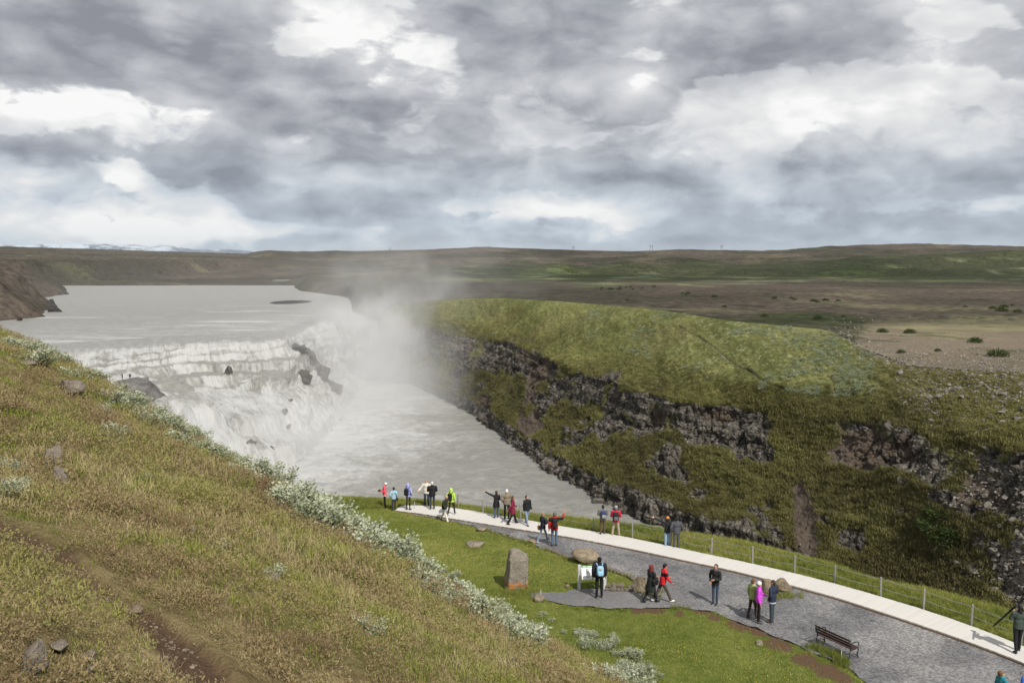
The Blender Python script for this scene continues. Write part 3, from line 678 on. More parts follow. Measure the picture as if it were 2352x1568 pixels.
near_ground = mesh_np('hillside_and_lawn', np.stack([NX, NY, NZ], -1), grid_faces(*NX.shape, flip=True), mat=M['near'],
    attrs={'lawn': lawn_mask(NX, NY).ravel(), 'trail': TM.ravel(), 'gorge': sst(sd_lip(NX, NY), 2.2, 5).ravel(), 'bare': bare.ravel()*.9})
tag(near_ground, kind='structure')
_la, _lr = az, np.log(rr)
def zi(X, Y):
    """height of the ground mesh at a point"""
    X = np.asarray(X, float); Y = np.asarray(Y, float)
    a_ = np.interp(np.arctan2(X, Y), _la, np.arange(len(_la))); r_ = np.interp(np.log(np.maximum(np.hypot(X, Y), .16)), _lr, np.arange(len(_lr)))
    i = np.clip(np.floor(r_).astype(int), 0, len(_lr)-2); j = np.clip(np.floor(a_).astype(int), 0, len(_la)-2); u, v = r_-i, a_-j
    return NZ[i, j]*(1-u)*(1-v)+NZ[i+1, j]*u*(1-v)+NZ[i, j+1]*(1-u)*v+NZ[i+1, j+1]*u*v

# ------------------------------------------------------------------ gravel path
def mat_gravel():
    m, g, b = new_mat('grey_gravel'); P = g.pos()
    n1 = g.noise(P, .5, 4, .6); n2 = g.noise(P, 7, 6, .75); v = g.voro(P, 16, 'F1', 'Color'); vs = g.sep(v)[0]
    c = g.mix(g.math('ADD', g.math('MULTIPLY', vs, .6), g.math('MULTIPLY', n2, .4)), (.075, .075, .078), (.36, .353, .348))
    c = g.mix(g.ss(n1, .36, .66), c, g.vec('MULTIPLY', c, (.62, .62, .64)))
    c = g.mix(g.ss(g.noise(P, .16, 4, .6, .5), .45, .62), c, g.vec('MULTIPLY', c, (1.22, 1.2, 1.17)))
    c = g.mix(g.ss(g.noise(P, 1.7, 5, .7, .5), .58, .72), c, g.vec('MULTIPLY', c, (.55, .55, .56)))
    c = g.mix(g.ss(g.attr('fine'), 0, 1), c, g.mix(n2, (.15, .147, .145), (.25, .245, .24)))
    setc(g, b, 'Base Color', c); setc(g, b, 'Normal', g.bump(g.math('ADD', vs, n2), .9, .05)); b.inputs['Roughness'].default_value = .95
    return m
M['gravel'] = mat_gravel()
def cdt_sheet(name, poly, step, zf, mat, attrs=None, inner=1.0):
    lo, hi = poly.min(0), poly.max(0)
    gx_, gy_ = np.meshgrid(np.arange(lo[0], hi[0], step), np.arange(lo[1], hi[1], step)); q = np.stack([gx_.ravel(), gy_.ravel()], -1)
    q = q+rng.uniform(-.25, .25, q.shape)*step
    q = q[in_poly(q[:, 0], q[:, 1], poly) & (dist_poly(q[:, 0], q[:, 1], poly) > step*.4)]
    pts = [Vector(p) for p in poly]+[Vector(p) for p in q]
    n = len(poly); ed = [(i, (i+1) % n) for i in range(n)]
    vo, eo, fo, *_ = delaunay_2d_cdt(pts, ed, [list(range(n))], 1, 1e-5)
    vo = np.array([(v.x, v.y) for v in vo]); fo = np.array([f_ for f_ in fo if len(f_) == 3])
    Vv = np.concatenate([vo, zf(vo[:, 0], vo[:, 1])[:, None]], 1)
    at_ = {k: fn(vo[:, 0], vo[:, 1]) for k, fn in (attrs or {}).items()}
    return mesh_np(name, Vv, tris=fo, mat=mat, attrs=at_)
def gravel_fine(X, Y):
    c_ = at_terr(1400, 1385)[:2]; return np.exp(-(((X-c_[0])/5)**2+((Y-c_[1])/2.2)**2))*.6
gravel = cdt_sheet('gravel_path', GP, .5, lambda X, Y: terr_z(X, Y)+.02+fbm(P3(X*.8, Y*.8, 1.), 3)*.025, M['gravel'], {'fine': gravel_fine})
tag(gravel, kind='structure')
# ------------------------------------------------------------------ small builders
def ico(sub):
    bm = bmesh.new(); bmesh.ops.create_icosphere(bm, subdivisions=sub, radius=1.0)
    v = np.array([x.co[:] for x in bm.verts]); f_ = np.array([[y.index for y in x.verts] for x in bm.faces]); bm.free(); return v, f_
ICO = {k: ico(k) for k in (1, 2, 3, 4)}
def mesh_only(name, V, q=None, t=None, mat=None, attrs=None, smooth=True):
    o = mesh_np(name, V, q, t, mat, attrs, smooth); me = o.data; bpy.data.objects.remove(o); return me
def rock_shape(seed, sub=3, dims=(1, 1, 1), rough=.22, cuts=9, sharp=1.0):
    r_ = np.random.default_rng(seed); v, f_ = ICO[sub]; v = v.copy()
    for _ in range(cuts):
        n = r_.normal(size=3); n /= np.linalg.norm(n); h = r_.uniform(.42, .80)
        d = v@n; v = v-np.outer(np.maximum(d-h, 0)*sharp, n)
    v = v*(1+rough*fbm(v*1.3+seed*3.7, 4, .55)[:, None]+rough*.35*fbm(v*5+seed, 3, .6)[:, None])
    v = v*(1+.10*(np.round(fbm(v*1.1+seed*1.9, 2)*5)/5)[:, None])
    v = v/np.abs(v).max(0)
    return v*np.array(dims), f_
def rock_mat(name, lo, hi, lichen=None, scale=4.0):
    m, g, b = new_mat(name); P = g.obj()
    n1 = g.noise(P, scale*.6, 5, .65, .4); n2 = g.noise(P, scale*3, 6, .7)
    c = g.mix(g.ss(g.math('ADD', g.math('MULTIPLY', n1, .6), g.math('MULTIPLY', n2, .4)), .32, .68), lo, hi)
    c = g.mix(g.ss(g.noise(P, scale*1.7, 5, .7), .62, .74), c, tuple(x*.45 for x in lo))
    if lichen:
        z = g.sep(P)[2]; mk = g.ss(g.math('ADD', g.noise(P, 4, 5, .7), g.math('MULTIPLY', g.math('ABSOLUTE', g.math('ADD', z, -.32)), -.9)), .40, .52)
        c = g.mix(mk, c, lichen)
    setc(g, b, 'Base Color', c); setc(g, b, 'Normal', g.bump(g.math('ADD', n1, g.math('MULTIPLY', n2, .7)), 1.0, .10)); b.inputs['Roughness'].default_value = .9
    return m
M['rock_tan'] = rock_mat('tan_boulder', (.16, .125, .086), (.36, .295, .21))
M['rock_grey'] = rock_mat('grey_boulder', (.135, .112, .088), (.35, .30, .245))
M['rock_dark'] = rock_mat('wet_dark_rock', (.020, .019, .019), (.062, .058, .055), scale=.5)
M['rock_stand'] = rock_mat('standing_stone', (.17, .150, .122), (.34, .30, .245), lichen=(.42, .17, .05))
M['rock_pale'] = rock_mat('pale_scree_stone', (.11, .098, .084), (.29, .262, .225), scale=.9)
M['cobble'] = rock_mat('cobble_stone', (.16, .13, .10), (.36, .31, .25), scale=6)

# ------------------------------------------------------------------ vegetation prototypes
def blade_mesh(n, rad, h0, h1, w, lean, seed, bendy=.5):
    r_ = np.random.default_rng(seed); V_, T_, C_ = [], [], []
    for i in range(n):
        a = r_.uniform(0, 2*math.pi); q = rad*math.sqrt(r_.uniform()); base = np.array([q*math.cos(a), q*math.sin(a), -.04])
        h = r_.uniform(h0, h1); la = r_.uniform(0, 2*math.pi); ln = r_.uniform(.1, 1)*lean*h
        dv = np.array([math.cos(la), math.sin(la), 0]); sv = np.array([-dv[1], dv[0], 0])*w*.5*r_.uniform(.7, 1.3); b0 = len(V_); c = r_.uniform()
        for t_, ww in ((0, 1.0), (.5, .85)):
            ctr = base+np.array([0, 0, h*t_])+dv*ln*(t_**2)
            V_ += [ctr-sv*ww, ctr+sv*ww]; C_ += [c, c]
        V_.append(base+np.array([0, 0, h*(1-.25*bendy*r_.uniform())])+dv*ln); C_.append(c)
        T_ += [(b0, b0+1, b0+3), (b0, b0+3, b0+2), (b0+2, b0+3, b0+4)]
    return np.array(V_), np.array(T_), np.array(C_)
def leaf_mesh(n, rad, h, leaf, seed, flat=.5, core=.25):
    """leaves spread through a low dome"""
    r_ = np.random.default_rng(seed); V_, T_, C_ = [], [], []
    for i in range(n):
        d = r_.normal(size=3); d[2] = abs(d[2]); d /= np.linalg.norm(d); q = r_.uniform(core, 1)**.5
        p = d*np.array([rad, rad, h])*q
        ax = d+r_.normal(size=3)*.7; ax[2] += flat; ax /= np.linalg.norm(ax); sd_ = np.cross(ax, r_.normal(size=3)); sd_ /= np.linalg.norm(sd_); nn = np.cross(ax, sd_)
        L = leaf*r_.uniform(.6, 1.3); b0 = len(V_); c = r_.uniform()
        V_ += [p, p+ax*L*.5+sd_*L*.22+nn*L*.07, p+ax*L, p+ax*L*.5-sd_*L*.22+nn*L*.07]; C_ += [c]*4
        T_ += [(b0, b0+1, b0+2), (b0, b0+2, b0+3)]
    return np.array(V_), np.array(T_), np.array(C_)
def veg_mat(name, stops, rough=.75, inst=True, trans=.25):
    m, g, b = new_mat(name)
    rnd = g.attr('rnd')
    if inst:
        tn = g.n('ShaderNodeAttribute', attribute_name='tint', attribute_type='INSTANCER').outputs['Fac']
        fct = g.math('ADD', g.math('MULTIPLY', tn, .75), g.math('MULTIPLY', rnd, .25))
    else: fct = rnd
    c = g.ramp(fct, stops); setc(g, b, 'Base Color', c); b.inputs['Roughness'].default_value = rough; b.inputs['Specular IOR Level'].default_value = .2
    if trans:
        tr = g.n('ShaderNodeBsdfTranslucent', {'Color': c}); mx = g.n('ShaderNodeMixShader', {0: trans, 1: b.outputs[0], 2: tr.outputs[0]})
        g.nt.links.new(mx.outputs[0], g.nt.nodes['Material Output'].inputs[0])
    return m
M['dry'] = veg_mat('dry_grass', [(0, (.20, .142, .075)), (.3, (.36, .285, .150)), (.6, (.47, .385, .22)), (1, (.31, .31, .12))])
M['green'] = veg_mat('green_grass', [(0, (.115, .150, .028)), (.4, (.21, .235, .050)), (.75, (.30, .31, .078)), (1, (.40, .36, .14))])
M['heath'+'er'] = veg_mat('heather_scrub', [(0, (.14, .088, .054)), (.25, (.265, .190, .104)), (.5, (.335, .265, .138)), (.72, (.25, .245, .075)), (1, (.36, .34, .115))])
M['lawn'] = veg_mat('lawn_grass', [(0, (.165, .195, .040)), (.4, (.285, .305, .074)), (.75, (.39, .385, .11)), (1, (.46, .42, .17))])
M['willow'] = veg_mat('woolly_willow', [(0, (.13, .155, .075)), (.35, (.27, .305, .185)), (.75, (.42, .445, .31)), (1, (.54, .555, .43))], inst=False, trans=.2)
M['stem'], _g, _b = new_mat('willow_stem'); setc(_g, _b, 'Base Color', (.10, .075, .06))
M['bush'] = veg_mat('green_bush', [(0, (.022, .038, .010)), (.5, (.045, .075, .016)), (1, (.08, .11, .025))], inst=False)
proto = bpy.data.collections.new('vegetation_prototypes')
def proto_set(prefix, meshes, mat):
    c = bpy.data.collections.new(prefix)
    for i, (v, t, r_) in enumerate(meshes):
        me = mesh_only(prefix, v, None, t, mat, {'rnd': r_}, smooth=False)
        c.objects.link(bpy.data.objects.new('%s_%02d' % (prefix, i), me))
    return c
K_dry = proto_set('dry_tuft', [blade_mesh(90, .22, .02, .08 if i < 5 else .16, .006, 1.3, i) for i in range(6)], M['dry'])
K_green = proto_set('green_tuft', [blade_mesh(84, .21, .025, .085 if i < 4 else .16, .007, 1.0, 20+i) for i in range(5)], M['green'])
K_long = proto_set('long_tuft', [blade_mesh(40, .20, .20, .45, .012, .6, 30+i) for i in range(4)], M['green'])
K_heath = proto_set('heather_clump', [leaf_mesh(120, .24, .16, .030, 40+i) for i in range(4)], M['heather'])
K_lawn = proto_set('lawn_tuft', [blade_mesh(34, .24, .03, .10, .014, .6, 50+i) for i in range(4)], M['lawn'])
def scatter(name, P, rotz, scl, tint, coll, normal=None, mat=None):
    """one object that sets prototype clumps on points"""
    me = bpy.data.meshes.new(name); P = np.asarray(P, np.float32); me.vertices.add(len(P)); me.vertices.foreach_set('co', P.ravel())
    rot = np.zeros((len(P), 3), np.float32); rot[:, 2] = rotz
    if normal is not None: rot[:, :2] = normal
    at_ = me.attributes.new('rot', 'FLOAT_VECTOR', 'POINT'); at_.data.foreach_set('vector', rot.ravel())
    for k, a_ in (('scl', scl), ('tint', tint)):
        q = me.attributes.new(k, 'FLOAT', 'POINT'); q.data.foreach_set('value', np.broadcast_to(np.asarray(a_, np.float32), (len(P),)).copy())
    o = bpy.data.objects.new(name, me); COL.objects.link(o)
    nt = bpy.data.node_groups.new(name, 'GeometryNodeTree')
    nt.interface.new_socket('Geometry', in_out='INPUT', socket_type='NodeSocketGeometry'); nt.interface.new_socket('Geometry', in_out='OUTPUT', socket_type='NodeSocketGeometry')
    gi = nt.nodes.new('NodeGroupInput'); go = nt.nodes.new('NodeGroupOutput')
    ci = nt.nodes.new('GeometryNodeCollectionInfo'); ci.inputs[0].default_value = coll; ci.inputs[1].default_value = True; ci.inputs[2].default_value = True
    iop = nt.nodes.new('GeometryNodeInstanceOnPoints'); iop.inputs['Pick Instance'].default_value = True
    def na(nm, ty):
        a_ = nt.nodes.new('GeometryNodeInputNamedAttribute'); a_.data_type = ty; a_.inputs[0].default_value = nm; return [s_ for s_ in a_.outputs if s_.enabled][0]
    L = nt.links.new
    L(gi.outputs[0], iop.inputs['Points']); L(ci.outputs[0], iop.inputs['Instance'])
    L(na('rot', 'FLOAT_VECTOR'), iop.inputs['Rotation']); L(na('scl', 'FLOAT'), iop.inputs['Scale']); L(iop.outputs[0], go.inputs[0])
    md = o.modifiers.new('scatter', 'NODES'); md.node_group = nt
    return tag(o, kind='stuff')
def ground_pts(n, r0, r1, a0, a1, power=1.0):
    r_ = np.sqrt(rng.uniform(r0*r0, r1*r1, n)) if power == 1.0 else np.exp(rng.uniform(math.log(r0), math.log(r1), n))
    a_ = np.radians(rng.uniform(a0, a1, n)); return r_*np.sin(a_), r_*np.cos(a_)
def lift(X, Y):
    """ground height as meshed"""
    return zi(X, Y)
# hillside cover
X1, Y1 = ground_pts(13000, 1.6, 12, -46, 42); X2, Y2 = ground_pts(42000, 12, 48, -40, 34)
X, Y = np.concatenate([X1, X2]), np.concatenate([Y1, Y2])
s_h = X*GD[0]+Y*GD[1]; t_h = X*CD[0]+Y*CD[1]
keep = (s_h > -3) & (s_h < 21.5) & (t_h < 44) & (lawn_mask(X, Y) < .7); X, Y = X[keep], Y[keep]
tm = trail_mask(X, Y, 1.0); keep = tm < .35; X, Y, tm = X[keep], Y[keep], tm[keep]
Z = lift(X, Y); pn = fbm(P3(X*.22, Y*.22, 31.), 4); pn2 = fbm(P3(X*.8, Y*.8, 37.), 3); r_c = np.hypot(X, Y); u_ = rng.uniform(size=len(X))
s_h = X*GD[0]+Y*GD[1]; nt_ = 1-.3*trail_mask(X, Y, 1.9)
sel = np.where(u_ < .18+.42*sst(pn2+.25*pn, -.0, .3), 2, np.where(u_ > .70-.36*sst(pn, -.04, .28)-.25*sst(s_h, 14, 18), 1, 0))
near_heath = (r_c < 5.5) & (rng.uniform(size=len(X)) < .45) & (X < -.5); sel = np.where(near_heath, 2, sel)
tint = np.clip(.5+.85*fbm(P3(X*.5, Y*.5, 55.), 3)+rng.normal(0, .16, len(X)), 0, 1)
for k, (nm, coll, sc) in enumerate((('dry_hillside_grass', K_dry, 1.0), ('green_hillside_grass', K_green, 1.0), ('heather_and_crowberry', K_heath, 1.05))):
    q = sel == k; scatter(nm, np.stack([X[q], Y[q], Z[q]], -1), rng.uniform(0, 6.28, q.sum()), sc*rng.uniform(.65, 1.25, q.sum())*(np.clip(r_c[q]/9, .55, 1.0))*nt_[q], tint[q], coll)
# lawn on the terrace and the bank below the hillside
a0 = np.radians(rng.uniform(-22, 36, 70000)); r0 = np.sqrt(rng.uniform(22**2, 62**2, 70000)); X, Y = r0*np.sin(a0), r0*np.cos(a0)
lm = lawn_mask(X, Y); sdl = sd_lip(X, Y)
walk_poly = np.concatenate([WO, WI[::-1]])
keep = (lm > .35) & (sdl < 3.0) & ~in_poly(X, Y, GP) & ~in_poly(X, Y, walk_poly); X, Y, sdl = X[keep], Y[keep], sdl[keep]
bare_k = np.zeros(len(X))
for c_, r_ in bare_w: bare_k = np.maximum(bare_k, np.exp(-((X-c_[0])**2+(Y-c_[1])**2)/(r_*r_)))
keep = rng.uniform(size=len(X)) > bare_k*1.2; X, Y, sdl = X[keep], Y[keep], sdl[keep]
Z = zi(X, Y); tint = np.clip(.45+1.1*fbm(P3(X*.14, Y*.14, 75.), 4, .6)+rng.normal(0, .14, len(X)), 0, 1)
dw_ = dist_poly(X, Y, WO, False)
lng = (sdl > -2.4) & (rng.uniform(size=len(X)) < .8) | (dist_poly(X, Y, GP0) < .35) & (rng.uniform(size=len(X)) < .30) & (sdl < -4)
scatter('lawn_grass', np.stack([X, Y, Z], -1)[~lng], rng.uniform(0, 6.28, (~lng).sum()), rng.uniform(.8, 1.35, (~lng).sum()), tint[~lng], K_lawn)
scatter('long_terrace_grass', np.stack([X, Y, Z], -1)[lng], rng.uniform(0, 6.28, lng.sum()), rng.uniform(.45, .85, lng.sum()), np.clip(tint[lng]+.08, 0, 1), K_long)
# buttercups on the lawn
def flower_proto():
    v, f_ = ICO[1]; vv = v*np.array([.013, .013, .008])+np.array([0, 0, .12]); return [(vv, f_, np.full(len(vv), .5))]
M['flower'], _g, _b = new_mat('buttercup'); setc(_g, _b, 'Base Color', (.75, .52, .03))
K_flow = proto_set('buttercup', flower_proto(), M['flower'])
q = rng.choice(len(X), 1500, replace=False); scatter('buttercups', np.stack([X, Y, Z], -1)[q], 0, rng.uniform(.7, 1.4, 1500), .5, K_flow)

# ------------------------------------------------------------------ woolly willow shrubs: every shrub a thing with stems and leaves
def willow_proto(seed):
    r_ = np.random.default_rng(seed); SV, ST, LV_, LT, LC = [], [], [], [], []
    for k in range(16):
        a = r_.uniform(0, 6.28); out = r_.uniform(.1, .55); top = np.array([math.cos(a)*out, math.sin(a)*out, r_.uniform(.28, .62)*(1-.45*out)]); base = np.array([math.cos(a)*.08, math.sin(a)*.08, -.1])
        midp = (base+top)*.5+np.array([math.cos(a)*.08, math.sin(a)*.08, 0]); path = [base, midp, top]
        for i in range(2):
            p0, p1 = path[i], path[i+1]; w = (.012, .008, .004); b0 = len(SV)
            for (p, ww) in ((p0, w[i]), (p1, w[i+1])):
                for j in range(3): SV.append(p+np.array([math.cos(j*2.09), math.sin(j*2.09), 0])*ww)
            for j in range(3):
                j2 = (j+1) % 3; ST += [(b0+j, b0+j2, b0+3+j2), (b0+j, b0+3+j2, b0+3+j)]
        for m_ in range(46):
            t_ = r_.uniform(.25, 1.0)**.7; p = (midp*(1-t_*2+1)+top*(t_*2-1)) if t_ > .5 else base*(1-2*t_)+midp*2*t_
            p = p+r_.normal(size=3)*.055; ax = np.array([math.cos(a), math.sin(a), 1.0])*.5+r_.normal(size=3)*.6; ax[2] = abs(ax[2])*.8+.2; ax /= np.linalg.norm(ax)
            sd_ = np.cross(ax, r_.normal(size=3)); sd_ /= np.linalg.norm(sd_); nn = np.cross(ax, sd_); L = r_.uniform(.050, .095); b0 = len(LV_); c = np.clip(.5+.35*(p[2]-.25)/.3+r_.normal()*.22, 0, 1)
            LV_ += [p, p+ax*L*.5+sd_*L*.26+nn*L*.08, p+ax*L, p+ax*L*.5-sd_*L*.26+nn*L*.08]; LC += [c]*4; LT += [(b0, b0+1, b0+2), (b0, b0+2, b0+3)]
    return (mesh_only('stems', np.array(SV), None, np.array(ST), M['stem']), mesh_only('leaves', np.array(LV_), None, np.array(LT), M['willow'], {'rnd': np.array(LC)}, smooth=False))
WILLOW = [willow_proto(900+i) for i in range(5)]
def willow(p, sc, label, group=None, squash=1.0):
    st, lf = WILLOW[random.randrange(5)]
    e = empty('willow_shrub', p, random.uniform(0, 6.28)); e.scale = (sc, sc, sc*squash)
    for nm, me in (('stems', st), ('leaves', lf)):
        o = bpy.data.objects.new(nm, me); COL.objects.link(o); o.parent = e
    return tag(e, label, 'shrub', group)
def along(pts, n, spread):
    pts = np.array(pts, float); L = np.cumsum(np.concatenate([[0], np.hypot(*np.diff(pts, axis=0).T)])); s_ = np.sort(rng.uniform(0, L[-1], n))
    return np.stack([np.interp(s_, L, pts[:, 0])+rng.normal(0, spread, n), np.interp(s_, L, pts[:, 1])+rng.normal(0, spread*.6, n)], -1)
bands = [
 ([(0, 800), (60, 806), (150, 840), (235, 880)], 30, 15, .64, 'silvery woolly willow shrub on the hillside crest above the upper river', 'willows on the hillside crest by the river', .6),
 ([(245, 900), (330, 950), (420, 1003), (520, 1050), (600, 1092)], 56, 15, .64, 'silvery woolly willow shrub on the hillside edge in front of the waterfall', 'willows on the hillside edge before the falls', .6),
 ([(600, 1105), (690, 1160), (780, 1215), (860, 1262), (960, 1310)], 80, 20, .76, 'pale woolly willow shrub in the long band between brown hillside and lawn', 'willows in the long band beside the lawn', .75),
 ([(930, 1270), (1000, 1330), (1090, 1400), (1180, 1455), (1210, 1500)], 60, 19, .70, 'low pale willow shrub where the long band runs down below the standing stone', 'willows at the lower end of the long band', .7),
 ([(1380, 1460), (1420, 1500), (1450, 1545), (1400, 1560), (1470, 1570)], 38, 24, .66, 'whitish willow shrub in the clump at the bottom edge of the hillside', 'willows in the bottom clump', .8),
 ([(960, 1340), (990, 1370), (1030, 1395)], 10, 9, .48, 'small whitish willow shrub in a short row on the brown hillside', 'willows in the short row on the hillside', .8),
 ([(1250, 1420), (1320, 1450), (1370, 1475)], 14, 16, .5, 'thin pale willow shrub in the grass above the bottom clump', 'willows above the bottom clump', .6)]
for pts, n, spr, sc, lab, grp, sq in bands:
    q = along(pts, n, spr); hit = on_near(q[:, 0], q[:, 1], zf=zi)
    for p in hit:
        if np.hypot(p[0], p[1]) > 70: continue
        willow((p[0], p[1], zi(p[0], p[1])-.03), sc*random.uniform(.7, 1.25), lab, grp, sq)
for (x, y, n, sc, lab) in [(232, 950, 3, 0.30, 'whitish willow shrub among brown grass left of the waterfall'), (255, 1003, 5, 0.33, 'pale willow shrub spreading below the flat topped grey rock'), (22, 1085, 4, 0.26, 'bright willow shrub at the left picture edge beside the upright rock'),
                           (20, 1120, 2, 0.24, 'leafy willow sprig at the left edge above the bare trail'), (640, 1330, 1, 0.26, 'small willow sprig beside the low stone on the open hillside'), (330, 1100, 1, 0.24, 'tiny willow sprig right of the upright rock'), (850, 1445, 3, 0.24, 'pale willow sprig low on the hillside near the bottom'), (500, 1262, 2, 0.21, 'tiny pale willow sprig in mid hillside'), (1150, 1540, 3, 0.26, 'small willow sprig near the bottom centre of the picture')]:
    q = np.array([(x, y)])+rng.normal(0, 9, (n, 2)); 
    for p in on_near(q[:, 0], q[:, 1], zf=zi): willow((p[0], p[1], zi(p[0], p[1])-.02), sc*random.uniform(.8, 1.2), lab, lab+' group' if n > 1 else None, .8)

# ------------------------------------------------------------------ rocks on the hillside and the terrace
def rock(name, px, py, wpx, hpx, seed, mat, label, cat='rock', depth=1.0, sink=.25, sub=4, ground='near', rough=.20, rz=None, cuts=11, tilt=(0, 0)):
    p = on_near([px], [py], zf=zi)[0] if ground == 'near' else at_terr(px, py)
    k = p[1]*math.cos(PITCH)-p[2]*math.sin(PITCH); w = wpx/F*k*.78; h = hpx/F*k*.80
    v, f_ = rock_shape(seed, sub, (w*.52, w*.52*depth, h*(.5+sink*.5)), rough, cuts)
    o = mesh_np(name, v, None, f_, mat); zc = zi(p[0], p[1]) if ground == 'near' else terr_z(p[0], p[1])
    o.location = (p[0], p[1]+w*.2*depth, zc+h*(.5-sink*.5)); o.rotation_euler = (tilt[0], tilt[1], random.uniform(-.3, .3) if rz is None else rz)
    return tag(o, label, cat)
R_ = [('hillside_rock', 160, 905, 78, 42, 1, 'rock_grey', 'flat topped grey rock sticking out of the hillside below the crest willows', 1.0),
      ('hillside_rock', 122, 1072, 66, 62, 2, 'rock_grey', 'upright grey rock with lichen half way up the left hillside', 1.0),
      ('hillside_rock', 140, 1115, 50, 60, 3, 'rock_grey', 'lower leaning grey rock just under the upright hillside rock', .8),
      ('hillside_rock', 66, 1545, 86, 92, 4, 'rock_grey', 'smooth light grey boulder at the bottom left corner', .9),
      ('hillside_rock', 133, 1497, 60, 30, 5, 'rock_grey', 'low grey stone right of the corner boulder', 1.0),
      ('hillside_rock', 205, 1515, 46, 32, 6, 'rock_grey', 'angular grey stone between the corner boulder and the bare trail', 1.0),
      ('hillside_rock', 208, 1540, 40, 14, 26, 'rock_grey', 'thin grey slab under the angular stone', 1.0),
      ('hillside_rock', 305, 1412, 48, 28, 7, 'rock_tan', 'orange tan stone lying on the bare trail', .8),
      ('hillside_rock', 65, 842, 58, 18, 8, 'rock_grey', 'low pale stone near the left crest willows', 1.0),
      ('hillside_rock', 628, 1335, 36, 24, 9, 'rock_grey', 'low pinkish stone on the open hillside', 1.0),
      ('hillside_rock', 440, 1225, 26, 22, 10, 'rock_grey', 'small dark stone in the middle of the brown hillside', 1.0)]
for nm, x, y, w, h, sd_, mt_, lab, dp in R_: rock(nm, x, y, w, h, sd_, M[mt_], lab, depth=dp)
R2 = [('lawn_boulder', 1091, 1256, 58, 18, 11, 'rock_grey', 'flat grey boulder sunk in the lawn below the willow band', 1.0),
      ('lawn_boulder', 1108, 1219, 34, 10, 12, 'rock_tan', 'small flat stone at the lawn edge beside the narrow gravel', 1.0),
      ('lawn_boulder', 1222, 1248, 30, 14, 13, 'rock_tan', 'tan stone at the lawn edge near the woman with the handbag', 1.0),
      ('boulder', 1350, 1291, 92, 34, 14, 'rock_tan', 'long cracked tan boulder on the gravel behind the information board', .75),
      ('boulder', 1476, 1360, 52, 48, 15, 'rock_tan', 'squarish brown boulder at the end of the cobble row', .9),
      ('boulder', 1768, 1360, 50, 40, 16, 'rock_tan', 'left one of two brown boulders beside the boardwalk', .9),
      ('boulder', 1802, 1362, 60, 42, 17, 'rock_tan', 'right and larger of two brown boulders beside the boardwalk', .9),
      ('lawn_boulder', 1746, 1480, 22, 12, 18, 'rock_grey', 'small grey stone on the lower lawn above the bench', 1.0),
      ('lawn_boulder', 1234, 1380, 46, 16, 19, 'rock_tan', 'low brown stone at the left end of the gravel bay', .7),
      ('lawn_boulder', 1304, 1350, 12, 12, 20, 'cobble', 'single pale cobble left of the information board post', 1.0)]
for nm, x, y, w, h, sd_, mt_, lab, dp in R2: rock(nm, x, y, w, h, sd_, M[mt_], lab, 'boulder', dp, ground='terr', sink=.18, sub=3)
# standing stone
p = at_terr(1188, 1354); k = p[1]*math.cos(PITCH)-p[2]*math.sin(PITCH); u = 1/F*k
v, f_ = ICO[4]; v = v.copy()
sx = np.sign(v)*np.abs(v)**.40                          # boxy column
v = sx/np.maximum(np.abs(sx).max(1, keepdims=True), .001)*.35+sx*.65
zc = (v[:, 2]+1)/2
wx = np.interp(zc, [0, .25, .8, 1], [1.12, 1.0, .86, .62])
v = np.stack([v[:, 0]*24.5*u*wx+np.interp(zc, [0, 1], [-3, 1])*u, v[:, 1]*20*u*wx, zc*96*u-np.clip(v[:, 0], -.2, 1)*9*u*sst(zc, .8, 1)], -1)
v += (fbm(v*2.2+3, 5, .62)*.13+np.round(fbm(v*1.3+8, 2)*4)/4*.10)[:, None]*np.array([1, 1, .4])
o = mesh_np('standing_stone', v, None, f_, M['rock_stand']); o.location = (p[0], p[1]+.3, terr_z(p[0], p[1])-.08); o.rotation_euler = (0, 0, .25)
tag(o, 'tall brown standing stone with orange lichen at its foot on the lawn', 'standing stone')
# rows of border stones
def border(name, pts, n, size, lab, two=False):
    e = empty(name, (0, 0, 0)); q = resample(np.array([at_terr(x, y)[:2] for x, y in pts]), .05, 0, False); idx = np.linspace(0, len(q)-1, n).astype(int)
    mesh_ = [mesh_only('cobble', *[(a_) for a_ in (rock_shape(60+i, 2, (1, .8, .75), .12, 3, .4)[0], None, ICO[2][1])], M['cobble']) for i in range(4)]
    first = q[idx[0]]; e.location = (first[0], first[1], terr_z(*first))
    for j, i in enumerate(idx):
        for lay in range(2 if two and j % 6 != 5 else 1):
            o_ = bpy.data.objects.new('cobble', mesh_[j % 4]); COL.objects.link(o_); sc = size*random.uniform(.8, 1.2); o_.parent = e
            o_.location = (q[i][0]-first[0]+random.uniform(-.04, .04), q[i][1]-first[1]+.02+lay*.16, terr_z(*q[i])-terr_z(*first)+sc*.45+lay*size*.75); o_.scale = (sc, sc, sc); o_.rotation_euler = (0, 0, random.uniform(0, 6))
    return tag(e, lab, 'stone border')
border('cobble_row', [(1394, 1356), (1462, 1358)], 8, .145, 'low double row of round pale cobbles right of the information board', True)
border('stone_border', [(1398, 1309), (1430, 1320), (1462, 1335), (1488, 1348)], 13, .14, 'loose line of small stones along the lawn tip behind the cobble row')
border('stone_border', [(1256, 1262), (1282, 1272), (1310, 1286)], 8, .12, 'thin line of stones along the lawn edge before the long boulder')
border('stone_border', [(1120, 1219), (1150, 1229), (1200, 1243)], 7, .12, 'few flat stones along the lawn edge in the narrow gravel')
border('stone_border', [(915, 1170), (935, 1165), (958, 1161)], 5, .13, 'few pale stones at the far end of the boardwalk')
